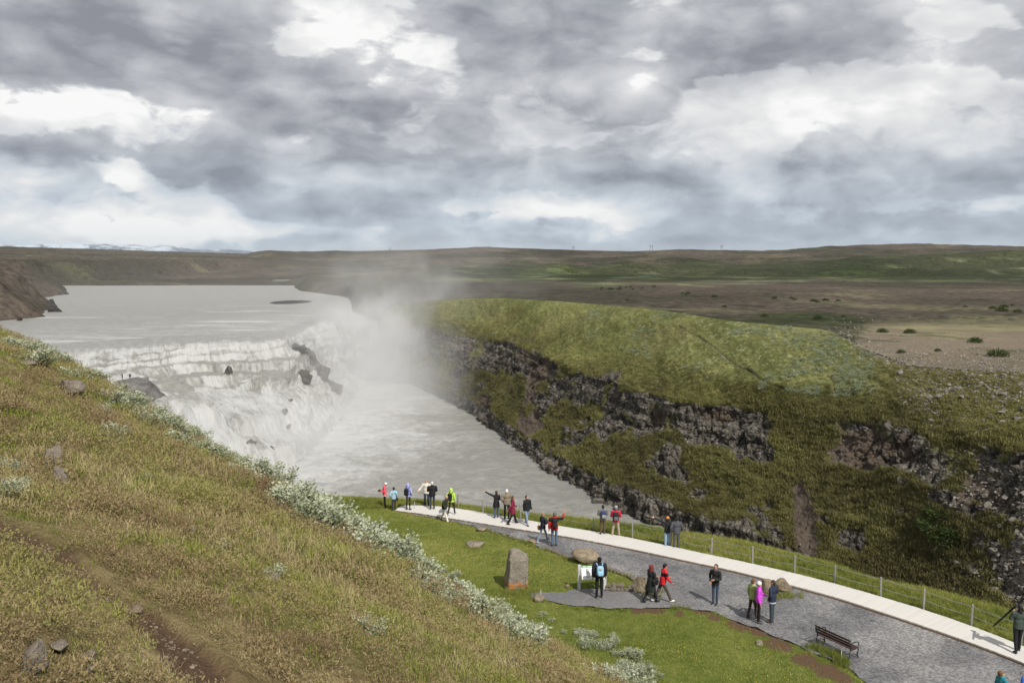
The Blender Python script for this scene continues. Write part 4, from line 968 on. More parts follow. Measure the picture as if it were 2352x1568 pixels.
# pebbles on the bare trail
pv = []; pt = []
v0, f0 = ICO[1]
for i in range(260):
    t_ = rng.uniform(); j = min(int((1-(1-t_)**1.0)*(len(trail)-1)), len(trail)-2); w_ = rng.uniform(); c_ = trail[j]*(1-w_)+trail[j+1]*w_; r_ = trail_w[j]*.8
    x, y = c_[0]+rng.normal()*r_*.5, c_[1]+rng.normal()*r_*.5; sz = rng.uniform(.003, .010)*(1.8 if rng.uniform() < .12 else 1)
    if trail_mask(np.array([x]), np.array([y]))[0] < .4: continue
    pt.append(f0+len(v0)*len(pv)); pv.append(v0*np.array([1, 1, .6])*sz*(1+.3*rng.normal(size=(len(v0), 1))*.5)+np.array([x, y, lift(np.array([x]), np.array([y]))[0]+sz*.3]))
o = mesh_np('trail_pebbles', np.concatenate(pv), None, np.concatenate(pt), M['rock_tan'], smooth=False); tag(o, kind='stuff')
# ------------------------------------------------------------------ boardwalk
def flat_mat(name, col, rough=.7, var=.0, metal=0.0, scale=6.0):
    m, g, b = new_mat(name)
    if var:
        n = g.noise(g.obj(), scale, 4, .6); r_ = g.n('ShaderNodeObjectInfo').outputs['Random']
        f_ = g.math('ADD', g.math('MULTIPLY', n, .5), g.math('MULTIPLY', r_, .5))
        setc(g, b, 'Base Color', g.mix(f_, tuple(x*(1-var) for x in col), tuple(min(1, x*(1+var)) for x in col)))
    else: setc(g, b, 'Base Color', col)
    b.inputs['Roughness'].default_value = rough; b.inputs['Metallic'].default_value = metal
    return m
M['plank'] = flat_mat('weathered_plank', (.54, .52, .485), .85, .07); M['fascia'] = flat_mat('boardwalk_edge_board', (.20, .125, .075), .8, .15)
M['post'] = flat_mat('grey_fence_post', (.27, .265, .25), .8, .15); M['wire'] = flat_mat('galvanised_wire', (.28, .28, .27), .5, 0, .3)
def box_mesh(name, dx, dy, dz, mat, bev=.0):
    x, y, z = dx/2, dy/2, dz/2
    if not bev:
        v = np.array([(sx*x, sy*y, sz*z) for sx in (-1, 1) for sy in (-1, 1) for sz in (-1, 1)]); q = [(0, 1, 3, 2), (4, 6, 7, 5), (0, 4, 5, 1), (2, 3, 7, 6), (0, 2, 6, 4), (1, 5, 7, 3)]
        return mesh_only(name, v, q, None, mat, smooth=False)
    bm = bmesh.new(); bmesh.ops.create_cube(bm, size=1.0)
    for v_ in bm.verts: v_.co = Vector((v_.co.x*dx, v_.co.y*dy, v_.co.z*dz))
    bmesh.ops.bevel(bm, geom=bm.edges[:], offset=bev, segments=1, affect='EDGES'); me = bpy.data.meshes.new(name); bm.to_mesh(me); bm.free(); me.materials.append(mat); return me
def put(name, me, loc=(0, 0, 0), rot=(0, 0, 0), parent=None, scale=None):
    o = bpy.data.objects.new(name, me); COL.objects.link(o); o.location = loc; o.rotation_euler = rot
    if scale is not None: o.scale = scale
    if parent is not None: o.parent = parent
    return o
def tube(path, rad, n=6, caps=True):
    path = np.array(path, float); rad = np.broadcast_to(np.asarray(rad, float), (len(path),)); V_ = []; up = np.array([0, 0, 1.0])
    tg = np.gradient(path, axis=0); tg /= np.linalg.norm(tg, axis=1, keepdims=True)+1e-9
    for p, t_, r_ in zip(path, tg, rad):
        a = np.cross(t_, up) if abs(t_[2]) < .95 else np.cross(t_, [0, 1.0, 0]); a /= np.linalg.norm(a); b = np.cross(t_, a)
        for j in range(n): V_.append(p+(a*math.cos(j*2*math.pi/n)+b*math.sin(j*2*math.pi/n))*r_)
    Q = [(i*n+j, i*n+(j+1) % n, (i+1)*n+(j+1) % n, (i+1)*n+j) for i in range(len(path)-1) for j in range(n)]; T_ = []
    if caps:
        V_ += [path[0], path[-1]]; c0, c1 = len(V_)-2, len(V_)-1; b0 = (len(path)-1)*n
        T_ = [(c0, (j+1) % n, j) for j in range(n)]+[(c1, b0+j, b0+(j+1) % n) for j in range(n)]
    return np.array(V_), np.array(Q), np.array(T_) if T_ else None
def tube_obj(name, path, rad, mat, parent=None, n=6, smooth=True):
    v, q, t = tube(path, rad, n); return mesh_np(name, v, q, t, mat, smooth=smooth, parent=parent)
WO_d = resample(WO, .05, 0, False); WI_d = resample(WI, .05, 0, False)
# centre line and widths
nst = 420; so = np.linspace(0, len(WO_d)-1, nst); 
ctr = []; hw = []
for i in np.linspace(0, len(WI_d)-1, nst).astype(int):
    p = WI_d[i]; j = np.argmin(np.hypot(*(WO_d-p).T)); ctr.append((p+WO_d[j])/2); hw.append(np.hypot(*(WO_d[j]-p))/2)
ctr = np.array(ctr); ctr = np.stack([blur1(ctr[:, k], 31) for k in range(2)], -1); hw = blur1(np.array(hw), 61); hw = np.maximum(hw, .35)
Lc = np.cumsum(np.concatenate([[0], np.hypot(*np.diff(ctr, axis=0).T)]))
inview = np.where(np.abs(np.arctan2(ctr[:, 0], ctr[:, 1])) < math.radians(35.5))[0]
l0 = Lc[inview[0]]; l1 = Lc[-1]; NPL = 300; step = (l1-l0)/NPL
walk = empty('boardwalk', (ctr[-1][0], ctr[-1][1], 0)); walk_o = Vector(walk.location)
plank_me = [box_mesh('plank', 1.0, step*.985, .05, M['plank']) for _ in range(1)]
def lc(s_): return np.array([np.interp(s_, Lc, ctr[:, 0]), np.interp(s_, Lc, ctr[:, 1])]), np.interp(s_, Lc, hw)
for i in range(NPL):
    s_ = l0+(i+.5)*step; c_, w_ = lc(s_); a_, b_ = lc(s_-.3)[0], lc(s_+.3)[0]; dirv = b_-a_; ang = math.atan2(dirv[1], dirv[0])-math.pi/2
    o = put('plank', plank_me[0], (c_[0]-walk_o.x, c_[1]-walk_o.y, terr_z(c_[0], c_[1])+.115+random.uniform(-.003, .003)), (0, 0, ang), walk, (w_*2*random.uniform(.985, 1.01), 1, 1))
def walk_line(side, z0, s0, s1, n=90):
    out = []
    for s_ in np.linspace(s0, s1, n):
        c_, w_ = lc(s_); a_, b_ = lc(max(s_-.3, 0))[0], lc(s_+.3)[0]; d_ = (b_-a_)/np.linalg.norm(b_-a_); nn = np.array([d_[1], -d_[0]])
        p = c_+nn*side*w_; out.append((p[0], p[1], terr_z(p[0], p[1])+z0))
    return np.array(out)
def strip_wall(name, line, h, th, mat, parent):
    d_ = np.gradient(line[:, :2], axis=0); d_ /= np.linalg.norm(d_, axis=1, keepdims=True); nn = np.stack([d_[:, 1], -d_[:, 0]], -1)*th/2
    V_ = []
    for sgn, dz in ((1, 0), (1, h), (-1, h), (-1, 0)): V_.append(np.concatenate([line[:, :2]+nn*sgn, line[:, 2:]+dz], 1))
    V_ = np.stack(V_, 1).reshape(-1, 3); Q = [(i*4+j, i*4+(j+1) % 4, (i+1)*4+(j+1) % 4, (i+1)*4+j) for i in range(len(line)-1) for j in range(4)]
    return mesh_np(name, V_-np.array(walk_o), Q, None, mat, smooth=False, parent=parent)
for sd_ in (1, -1):
    strip_wall('edge_board', walk_line(sd_*.97, -.12, l0, l1), .205, .05, M['fascia'], walk)
tag(walk, kind='structure')
# ------------------------------------------------------------------ rope fence along the gorge
post_px = [(2345, 1483), (2231, 1440), (2121, 1402), (2022, 1373), (1917, 1343), (1825, 1320), (1728, 1297), (1634, 1278), (1541, 1258), (1452, 1239), (1363, 1222), (1280, 1207), (1195, 1193), (1109, 1181), (1052, 1167), (910, 1157), (838, 1138)]
fence = empty('wire_fence', at_terr(*post_px[-1])); fo = np.array(fence.location)
tops = []
pm = box_mesh('post', .075, .075, 1.02, M['post'], .012)
for i, (x, y) in enumerate(post_px):
    p = at_terr(x, y) if i < 16 else on_near([x], [y], zf=zi)[0]
    if i == 15: p = at_terr(x, y-2)
    h = .95; tl = .18 if i == 4 else random.uniform(-.03, .03)
    o = put('post', pm, tuple(np.array((p[0], p[1], p[2]+.43))-fo), (random.uniform(-.03, .03), -tl, random.uniform(0, 1.5)), fence); tops.append((p[0]-tl*.4, p[1], p[2]))
tops = np.array(tops)
for hh in (.86, .47):
    path = []
    for a_, b_ in zip(tops[:-1], tops[1:]):
        for t_ in np.linspace(0, 1, 7)[:-1]: path.append(a_*(1-t_)+b_*t_+np.array([0, 0, hh-.16*t_*(1-t_)]))
    path.append(tops[-1]+np.array([0, 0, hh])); tube_obj('wire', np.array(path)-fo, .011, M['wire'], fence, 5)
tag(fence, 'grey wooden posts with two sagging wires along the gorge side of the boardwalk', 'fence')
# low thin wire barrier along the lawn
M['steel'] = flat_mat('thin_steel', (.42, .42, .41), .4, 0, .6)
lowf_px = [(952, 1172), (1090, 1214), (1242, 1381), (1481, 1383), (1932, 1522)]
for i, (x, y) in enumerate(lowf_px):
    p = at_terr(x, y); e = empty('wire_stake', (p[0], p[1], zi(p[0], p[1])))
    tube_obj('rod', [(0, 0, -.15), (0, 0, .55)], .012, M['steel'], e); tube_obj('eyelet', [(0, .02, .55), (.03, 0, .58), (0, -.02, .55)], .008, M['steel'], e)
    tag(e, ['thin steel stake by the far end of the boardwalk', 'thin steel stake in the lawn edge by the narrow gravel', 'thin steel stake in front of the standing stone', 'thin steel stake before the woman in the red headscarf', 'thin steel stake at the grass behind the bench'][i], 'stake')
# ------------------------------------------------------------------ information board
M['white_panel'] = flat_mat('white_board_panel', (.78, .78, .76), .4); M['green_strip'] = flat_mat('green_board_heading', (.02, .22, .10), .4); M['board_post'] = flat_mat('pale_grey_board_post', (.55, .56, .56), .6)
M['print'] = flat_mat('printed_grey', (.09, .09, .10), .5); M['print2'] = flat_mat('printed_pale', (.42, .42, .44), .5)
bl, br = at_terr(1330, 1355), at_terr(1389, 1353); bd = br-bl; W_b = np.linalg.norm(bd[:2]); b_ang = math.atan2(bd[1], bd[0])
board = empty('information_board', tuple((bl+br)/2), b_ang)
for sx in (-1, 1): put('post', box_mesh('post', .13, .10, 1.18, M['board_post'], .01), (sx*W_b/2, 0, .57), (0, 0, 0), board)
tilt = math.radians(-40)
pan = put('panel', box_mesh('panel', W_b-.15, .03, .62, M['white_panel'], .005), (0, -.20, .88), (tilt, 0, 0), board)
put('heading_strip', box_mesh('heading_strip', W_b-.15, .004, .085, M['green_strip']), (0, -.0178, .266), (0, 0, 0), pan)
for i, w_ in enumerate((.14, .22)): put('heading_text', box_mesh('heading_text', w_, .003, .022, M['white_panel']), (-W_b/2+.22+i*.24, -.0215, .266), (0, 0, 0), pan)
put('portrait', box_mesh('portrait', .12, .004, .15, M['print']), (-.24, -.0178, .08), (0, 0, 0), pan)
put('portrait_face', box_mesh('portrait_face', .05, .003, .07, M['print2']), (-.24, -.0215, .09), (0, 0, 0), pan)
for i in range(9): put('text_line', box_mesh('text_line', .22, .003, .010, M['print2']), (-.52+.0, -.0172, .17-i*.035), (0, 0, 0), pan)
for i in range(9): put('text_line', box_mesh('text_line', .26, .003, .010, M['print2']), (.02, -.0172, .17-i*.035), (0, 0, 0), pan)
put('drawing', box_mesh('drawing', .16, .004, .09, M['print2']), (-.22, -.0178, -.20), (0, 0, 0), pan)
tag(board, 'white information board with green heading strip on two pale posts', 'information board')
# ------------------------------------------------------------------ bench
M['bench_wood'] = flat_mat('dark_red_bench_slat', (.060, .032, .028), .5, .2); M['bench_iron'] = flat_mat('dark_green_cast_iron', (.018, .030, .028), .45)
bl, br = at_terr(1883, 1484), at_terr(1947, 1514); bd = br-bl; W_b = 1.55
bench = empty('park_bench', tuple((bl+br)/2), math.atan2(bd[1], bd[0]))      # local +Y faces the gorge, the back is towards the camera
for sx in (-1, 1):
    x = sx*(W_b/2-.06)
    e = tube_obj('end_frame', [(x, -.16, 0), (x, -.06, .22), (x, -.02, .42), (x, -.14, .84)], [.028, .024, .024, .018], M['bench_iron'], bench, 6)
    tube_obj('front_leg', [(x, .46, 0), (x, .38, .16), (x, .44, .30), (x, .40, .42)], .024, M['bench_iron'], e)
    tube_obj('armrest', [(x, -.08, .64), (x, .10, .66), (x, .34, .64), (x, .44, .60), (x, .45, .52), (x, .40, .42)], .020, M['bench_iron'], e)
    tube_obj('seat_rail', [(x, -.03, .41), (x, .2, .39), (x, .42, .42)], .02, M['bench_iron'], e)
    tube_obj('brace', [(x, -.08, .10), (x, .18, .24), (x, .40, .10)], .014, M['bench_iron'], e)
for i in range(4): put('slat', box_mesh('slat', W_b, .075, .03, M['bench_wood'], .006), (0, .03+i*.105, .44), (0, 0, 0), bench)
for i in range(3): put('slat', box_mesh('slat', W_b, .025, .085, M['bench_wood'], .006), (0, -.055-i*.027, .56+i*.115), (.25, 0, 0), bench)
tag(bench, 'dark slatted bench with green iron ends seen from behind on the gravel', 'bench')
bt = np.array([at_terr(x, y)[:2] for x, y in ((1878, 1490), (1893, 1496), (1910, 1505), (1925, 1512), (1938, 1520))]); bt = np.repeat(bt, 16, 0)+rng.normal(0, .18, (80, 2))
scatter('long_grass_under_bench', np.stack([bt[:, 0], bt[:, 1], terr_z(bt[:, 0], bt[:, 1])], -1), rng.uniform(0, 6.28, 80), rng.uniform(.5, .9, 80), .1+rng.uniform(0, .3, 80), K_long)
bt = np.concatenate([np.array([at_terr(x, y)[:2]]*18)+rng.normal(0, .28, (18, 2)) for x, y in ((1790, 1366), (1812, 1368), (1765, 1366), (1493, 1368), (1188, 1360), (1170, 1362), (1205, 1362), (1091, 1262))])
scatter('grass_tufts_at_boulders', np.stack([bt[:, 0], bt[:, 1], terr_z(bt[:, 0], bt[:, 1])], -1), rng.uniform(0, 6.28, len(bt)), rng.uniform(.35, .8, len(bt)), .5, K_long)
# ------------------------------------------------------------------ people
_cloth = {}
def cloth(col, rough=.8):
    k = (tuple(round(c, 3) for c in col), rough)
    if k not in _cloth:
        m, g, b = new_mat('cloth'); n = g.noise(g.obj(), 22, 4, .6); n2 = g.noise(g.obj(), 5, 3, .5)
        f_ = g.math('ADD', g.math('MULTIPLY', n, .5), g.math('MULTIPLY', n2, .5))
        setc(g, b, 'Base Color', g.mix(f_, tuple(c*.72 for c in col), tuple(min(1, c*1.22+.004) for c in col))); setc(g, b, 'Normal', g.bump(n2, .5, .03)); b.inputs['Roughness'].default_value = rough
        _cloth[k] = m
    return _cloth[k]
SKIN = flat_mat('skin', (.52, .29, .20), .55, .06); EYE = flat_mat('eye_dark', (.03, .022, .018), .3); LIP = flat_mat('lips', (.36, .13, .10), .5)
class Prim:
    def __init__(s): s.V = []; s.F = []; s.n = 0
    def add(s, v, f_): s.V.append(np.asarray(v, float)); s.F.append(np.asarray(f_)+s.n); s.n += len(v); return s
    def ball(s, c, r, sub=2, rot=None):
        v, f_ = ICO[sub]; v = v*np.asarray(r, float)
        if rot is not None: v = v@np.array(rot).T
        return s.add(v+np.asarray(c, float), f_)
    def cone(s, p0, r0, p1, r1, n=12, flat=1.0):
        p0, p1 = np.asarray(p0, float), np.asarray(p1, float); d = p1-p0; L = np.linalg.norm(d); d = d/(L+1e-9)
        if abs(d[2]) > .7: a = np.array([1.0, 0, 0])-d*d[0]
        else: a = np.cross(d, [0, 0, 1.0])
        a /= np.linalg.norm(a); b = np.cross(d, a); V_ = []
        for p, r_ in ((p0, r0), (p1, r1)):
            for j in range(n): V_.append(p+a*math.cos(2*math.pi*j/n)*r_+b*math.sin(2*math.pi*j/n)*r_*flat)
        V_ += [p0, p1]; F_ = []
        for j in range(n):
            k = (j+1) % n; F_ += [(j, k, n+k), (j, n+k, n+j), (2*n, k, j), (2*n+1, n+j, n+k)]
        return s.add(V_, F_)
    def limb(s, p0, r0, p1, r1): s.cone(p0, r0, p1, r1, 10); s.ball(p0, (r0,)*3, 1); s.ball(p1, (r1,)*3, 1); return s
    def arr(s): return np.concatenate(s.V), np.concatenate(s.F)
_jobs = []; _warps = {}; _keep = []
def job(owner, name, prim, mats, voxel, warp, scale, post=None, extra=None, smooth_n=4):
    v, f_ = prim.arr(); me = mesh_only('tmp', warp(v)*scale, None, f_)
    o = bpy.data.objects.new('tmp', me); COL.objects.link(o)
    r_ = o.modifiers.new('r', 'REMESH'); r_.mode = 'VOXEL'; r_.voxel_size = voxel*scale
    sm = o.modifiers.new('s', 'SMOOTH'); sm.iterations = smooth_n; sm.factor = .5
    for pr, _mi in (extra or []): _warps[id(pr)] = warp; _keep.append(pr)
    _jobs.append((o, owner, name, mats, post, extra, scale))
ARMS = {'down': ((.245, -.02, 1.13), (.265, .06, .87)), 'pocket': ((.29, -.07, 1.15), (.20, .08, .95)), 'front': ((.25, .05, 1.13), (.09, .28, 1.13)), 'camera': ((.27, .14, 1.24), (.06, .22, 1.56)),
        'raise': ((.40, .05, 1.36), (.50, .10, 1.62)), 'point': ((.40, .14, 1.50), (.64, .30, 1.62)), 'swingf': ((.24, .10, 1.15), (.20, .32, .99)), 'swingb': ((.26, -.17, 1.17), (.25, -.32, .95)),
        'fence': ((.33, .06, 1.16), (.42, .26, 1.04)), 'cross': ((.25, .06, 1.14), (-.02, .23, 1.16)), 'hold': ((.26, .04, 1.15), (.10, .24, 1.30))}
LEGS = {'stand': ((2, 3, .02), (-1, 2, .02)), 'wide': ((0, 2, .13), (-1, 2, .13)), 'step': ((22, 8, .01), (-14, 18, .01)), 'stride': ((28, 6, .01), (-22, 16, .01)), 'small': ((10, 6, .02), (-8, 10, .02)), 'stepr': ((-14, 18, .01), (22, 8, .01)), 'narrow': ((1, 2, -.02), (0, 2, -.02))}
def person(px, py, H, heading, label, top, legs_c, hair, shoes=(.03, .03, .03), arms=('down', 'down'), legs='stand', lean=0, head=(0, 0), skin=None, coat=None, top2=None, hat=None, hood=None, scarf=None, bulk=1.0, pos=None, flare=0.0, slim=1.0, extra_hem=None, hairlong=False, bald=False):
    P = at_terr(px, py) if pos is None else np.array(pos, float)
    zg = terr_z(P[0], P[1]) if pos is None else P[2]
    if pos is None:
        if in_poly(np.array([P[0]]), np.array([P[1]]), np.concatenate([WO, WI[::-1]]))[0]: zg += .14
        elif in_poly(np.array([P[0]]), np.array([P[1]]), GP0)[0]: zg += .03
        else: zg = float(zi(P[0], P[1]))
    s = H/1.72; e = empty('person', (P[0], P[1], zg), math.radians(heading))
    la = math.radians(lean); lp = LEGS[legs]
    # skeleton of the legs
    J = {}
    for sx, (a, k, sp) in zip((1, -1), lp):
        a, k = math.radians(a), math.radians(k); hip = np.array([sx*.092, 0, .88]); kn = hip+.42*np.array([sx*math.sin(sp), math.sin(a), -math.cos(a)]); an = kn+.40*np.array([sx*math.sin(sp), math.sin(a-k), -math.cos(a-k)]); J[sx] = (hip, kn, an, a-k)
    low = min(J[1][2][2], J[-1][2][2]); dz = .085-low
    ca, sa = math.cos(la), math.sin(la)
    def warp(v):
        v = np.asarray(v, float).copy(); z = v[:, 2]-.95; t_ = sst(v[:, 2], .86, 1.02); y2 = v[:, 1]*ca+z*sa; z2 = z*ca-v[:, 1]*sa
        v[:, 1] = v[:, 1]*(1-t_)+y2*t_; v[:, 2] = v[:, 2]*(1-t_)+(z2+.95)*t_; v[:, 2] += dz; return v
    hy, hp = math.radians(head[0]), math.radians(head[1]); Rh = np.array(Matrix.Rotation(hy, 3, 'Z') @ Matrix.Rotation(-hp, 3, 'X')); nk = np.array([0, .0, 1.50])
    def hd(p): return nk+Rh@(np.asarray(p, float)-nk)
    A = {}
    for sx, nm in zip((1, -1), arms):
        el, wr = ARMS[nm]; A[sx] = (np.array([sx*.185*bulk, 0, 1.40]), np.array([sx*el[0]*(.5+.5*bulk), el[1], el[2]]), np.array([sx*wr[0], wr[1], wr[2]]))
    # body, one continuous surface
    b = Prim(); b.ball(hd((0, -.008, 1.622)), (.077, .096, .100), 2, Rh); b.ball(hd((0, .022, 1.562)), (.060, .066, .068), 2, Rh); b.ball(hd((0, .092, 1.588)), (.013, .018, .022), 1, Rh)
    for sx in (1, -1): b.ball(hd((sx*.079, -.004, 1.598)), (.012, .022, .032), 1, Rh)
    b.limb((0, -.012, 1.40), .058, hd((0, 0, 1.545)), .052); b.ball((0, 0, 1.27), (.15, .095, .18)); b.ball((0, 0, 1.05), (.13, .09, .17)); b.ball((0, 0, .92), (.14, .10, .12))
    ex = Prim(); tips = []
    for sx in (1, -1):
        sh, el, wr = A[sx]; b.limb(sh, .046, el, .037); b.limb(el, .036, wr, .026)
        d = wr-el; d /= np.linalg.norm(d); side = np.cross(d, [0, 1, 0]); side = side if np.linalg.norm(side) > .2 else np.array([1.0, 0, 0]); side /= np.linalg.norm(side); nrm = np.cross(side, d)
        pc = wr+d*.045; Rm = np.stack([side, nrm, d], 1); b.ball(pc, (.038, .017, .052), 2, Rm); b.limb(wr, .025, wr+d*.03, .026)
        for q, ln in zip((-.028, -.0095, .0095, .028), (.060, .074, .078, .066)):
            p0 = wr+d*.080+side*q; p1 = p0+d*ln*.5+nrm*.006*sx; p2 = p1+d*ln*.42+nrm*.020*sx
            ex.cone(p0, .0085, p1, .008, 6); ex.cone(p1, .008, p2, .0065, 6)
        tb = wr+d*.03-side*.034*sx; t1 = tb+d*.03-side*.022*sx; ex.cone(tb, .0105, t1, .0095, 6); ex.cone(t1, .0095, t1+d*.032-side*.004*sx, .0075, 6)
        hip, kn, an, fa = J[sx]; b.limb(hip, .070, kn, .050); b.limb(kn, .048, an, .036)
    eyes = Prim(); lips = Prim()
    for sx in (1, -1): eyes.ball(hd((sx*.030, .080, 1.622)), (.014, .009, .008), 1, Rh)
    lips.ball(hd((0, .083, 1.546)), (.023, .008, .007), 1, Rh)
    sk = SKIN if skin is None else cloth(skin, .55)
    job(e, 'body', b, [sk, EYE, LIP], .019, warp, s, None, [(ex, 0), (eyes, 1), (lips, 2)], 3)
    # jacket or coat
    hem = .84 if coat is None else coat; t = Prim(); B = bulk
    t.ball((0, -.005, 1.30), (.185*B, .125*B, .175)); t.ball((0, .0, 1.10), (.165*B, .125*B, .19)); t.cone((0, 0, 1.14), .165*B, (0, 0, hem), (.178 if coat is None else .165+.16*(1.05-coat)**1.0*1.2)*B, 16, .78)
    t.limb((-.14*B, 0, 1.40), .070, (.14*B, 0, 1.40), .070); t.cone((0, -.01, 1.40), .095, (0, -.005, 1.515), .070, 12)
    for sx in (1, -1):
        sh, el, wr = A[sx]; t.limb(sh, .072*B, el, .060*B); t.limb(el, .058*B, wr-(wr-el)*.06, .046*B)
    def wrinkle(co): return co*(1+.0)+(fbm(co*9+px, 3, .6)*.014)[:, None]*np.array([1, 1, .2])
    job(e, 'coat' if coat is not None else 'jacket', t, [cloth(top)]+([cloth(top2[0])] if top2 else []), .021, warp, s, (wrinkle, top2[1] if top2 else None))
    if extra_hem is not None:
        q = Prim(); q.cone((0, 0, hem+.03), .172*B, (0, 0, hem-.06), .172*B, 16, .76); job(e, 'hem', q, [cloth(extra_hem)], .02, warp, s)
    # trousers
    t = Prim(); t.ball((0, 0, .93), (.155*min(B, 1.05), .118, .12))
    for sx in (1, -1):
        hip, kn, an, fa = J[sx]; t.limb(hip, .088*slim, kn, .066*slim); t.cone(kn, .065*slim, an+np.array([0, 0, -.015]), (.056+flare)*slim, 12); t.ball(kn, (.066*slim,)*3, 1)
    job(e, 'trousers', t, [cloth(legs_c)], .021, warp, s, (wrinkle, None))
    for sx in (1, -1):
        hip, kn, an, fa = J[sx]; q = Prim(); f_ = max(-.5, min(.5, fa)); fd = np.array([sx*.12, math.cos(f_), math.sin(f_)*.6])
        q.limb(an+np.array([0, -.03, -.045]), .042, an+fd*.15+np.array([0, 0, -.05]), .038); q.ball(an+np.array([0, 0, -.02]), (.046, .055, .05))
        job(e, 'shoe', q, [cloth(shoes, .6)], .017, warp, s)
    # head wear
    if hood is not None:
        q = Prim(); q.ball(hd((0, -.03, 1.625)), (.105, .115, .122), 2, Rh); q.ball(hd((0, -.03, 1.53)), (.105, .105, .09), 2, Rh); q.cone(hd((0, -.02, 1.55)), .10, (0, -.02, 1.42), .11); job(e, 'hood', q, [cloth(hood)], .018, warp, s, (wrinkle, None))
    elif hat is not None:
        q = Prim(); q.ball(hd((0, -.016, 1.66)), (.093, .108, .085), 2, Rh); q.cone(hd((0, -.014, 1.64)), .098, hd((0, -.012, 1.605)), .098, 14); job(e, 'hat', q, [cloth(hat)]+([cloth((.75, .45, .05))] if hat == (.55, .07, .05) else []), .016, warp, s, (wrinkle, (lambda c, n, z_: (np.sin(c[:, 2]*150) > .2)) if hat == (.55, .07, .05) else None))
    if hair is not None and hood is None and not bald:
        q = Prim()
        q.ball(hd((0, -.022, 1.642)), (.086, .098, .092), 2, Rh); q.ball(hd((0, -.06, 1.60)), (.080, .065, .09), 2, Rh)
        if hairlong: q.ball(hd((0, -.065, 1.50)), (.085, .055, .13), 2, Rh); q.ball(hd((.03, -.07, 1.42)), (.06, .04, .09), 1, Rh)
        job(e, 'hair', q, [cloth(hair, .6)], .017, warp, s, (wrinkle, None))
    if scarf is not None:
        q = Prim(); q.cone((0, -.005, 1.44), .105, (0, .0, 1.53), .092, 14); q.ball((0, .06, 1.45), (.07, .05, .06), 1); job(e, 'scarf', q, [cloth(scarf)], .02, warp, s, (wrinkle, None))
    tag(e, label, 'person', 'visitors')
    return e, warp, s
def rbox(dx, dy, dz, p=.5, sub=3):
    v, f_ = ICO[sub]; return np.sign(v)*np.abs(v)**p*np.array([dx, dy, dz])/2/np.max(np.abs(np.sign(v)*np.abs(v)**p), axis=0), f_
def bag_obj(name, parent, v, f_, mat, warp, s): return mesh_np(name, warp(v)*s, None, f_, mat, parent=parent)
def backpack(pr, col, label, pocket=None, size=(.30, .20, .46), extra=None):
    pe, warp, s = pr; e = empty('backpack', pe.location, pe.rotation_euler.z); c = np.array([0, -.215, 1.20])
    v, f_ = rbox(*size); v = v*(1+.05*fbm(v*7+size[2], 2)[:, None]); bg = bag_obj('bag', e, v+c, f_, cloth(col), warp, s)
    v, f_ = rbox(size[0]*.78, .09, size[2]*.42); bag_obj('pocket', bg, v+c+np.array([0, -.105, -.08]), f_, cloth(pocket or col), warp, s)
    if extra is not None: v, f_ = rbox(.07, .03, .08); bag_obj('emblem', bg, v+c+np.array([0, -.10, .10]), f_, cloth(extra), warp, s)
    for sx in (1, -1):
        v, q, t = tube([(sx*.10, -.13, 1.40), (sx*.125, -.05, 1.475), (sx*.13, .06, 1.44), (sx*.14, .125, 1.30), (sx*.17, .06, 1.10), (sx*.15, -.10, 1.02)], .020, 6); mesh_np('strap', warp(v)*s, q, t, cloth(pocket or col), parent=e)
    return tag(e, label, 'backpack')
RED2 = lambda c, n, z_: (c[:, 2] > 1.27) & (c[:, 2] < 1.47)
YOKE = lambda c, n, z_: (c[:, 2] > 1.22+.25*np.abs(c[:, 0])) & (c[:, 2] < 1.485) | (c[:, 2] < .90)
STRIPE = lambda c, n, z_: (np.abs(c[:, 0]) > .19) & (np.abs(n[:, 0]) > .88)
BLK = (.014, .014, .016); NAVY = (.018, .022, .038); JEAN = (.09, .14, .22); LJEAN = (.20, .27, .36); DJEAN = (.035, .05, .08)
PP = {}
def ppl(k, *a, **kw): PP[k] = person(*a, **kw)
ppl(1, 884, 1165, 1.60, 105, 'person in a pink jacket and white hat holding a camera at the boardwalk end', (.80, .10, .16), BLK, (.03, .02, .015), arms=('front', 'front'), hat=(.80, .80, .80), head=(0, -28), extra_hem=(.7, .66, .62), slim=.85)
ppl(2, 905, 1173, 1.46, 25, 'person in a light blue hooded top and dark beret at the boardwalk end', (.33, .50, .62), (.05, .04, .045), (.03, .025, .02), hat=(.025, .025, .05), arms=('down', 'pocket'))
ppl(3, 938, 1175, 1.64, -25, 'person in a lilac hooded jacket and black tights seen from behind', (.34, .36, .74), BLK, None, hood=(.36, .38, .78), arms=('pocket', 'front'), slim=.82)
ppl(4, 980, 1164, 1.78, 165, 'grey haired person in a cream white jacket facing the camera by the wire fence', (.66, .61, .55), DJEAN, (.22, .19, .16), arms=('fence', 'down'), bulk=1.1)
ppl(5, 993, 1174, 1.72, 5, 'person in a black padded jacket and pale cap seen from behind', BLK, (.04, .045, .05), (.5, .48, .46), hat=(.62, .60, .57), scarf=BLK, arms=('front', 'front'), bulk=1.22)
ppl(6, 1037, 1187, 1.66, -25, 'person in a lime green hooded jacket walking with a black backpack', (.50, .72, .10), (.02, .02, .024), None, (.35, .35, .35), hood=(.50, .74, .12), legs='step', arms=('down', 'swingb'), slim=.9)
ppl(7, 1021, 1197, 1.70, -125, 'bald person in a dark olive sweater and cream trousers walking off the boardwalk', (.028, .030, .018), (.70, .66, .58), None, (.05, .04, .03), legs='stride', arms=('swingf', 'swingb'), lean=16, bald=True, bulk=1.08)
ppl(8, 1140, 1194, 1.62, 15, 'person in a long black quilted coat pointing left over the river', (.016, .015, .017), (.07, .10, .15), (.045, .022, .015), arms=('front', 'point'), coat=.68, hairlong=True, flare=.015)
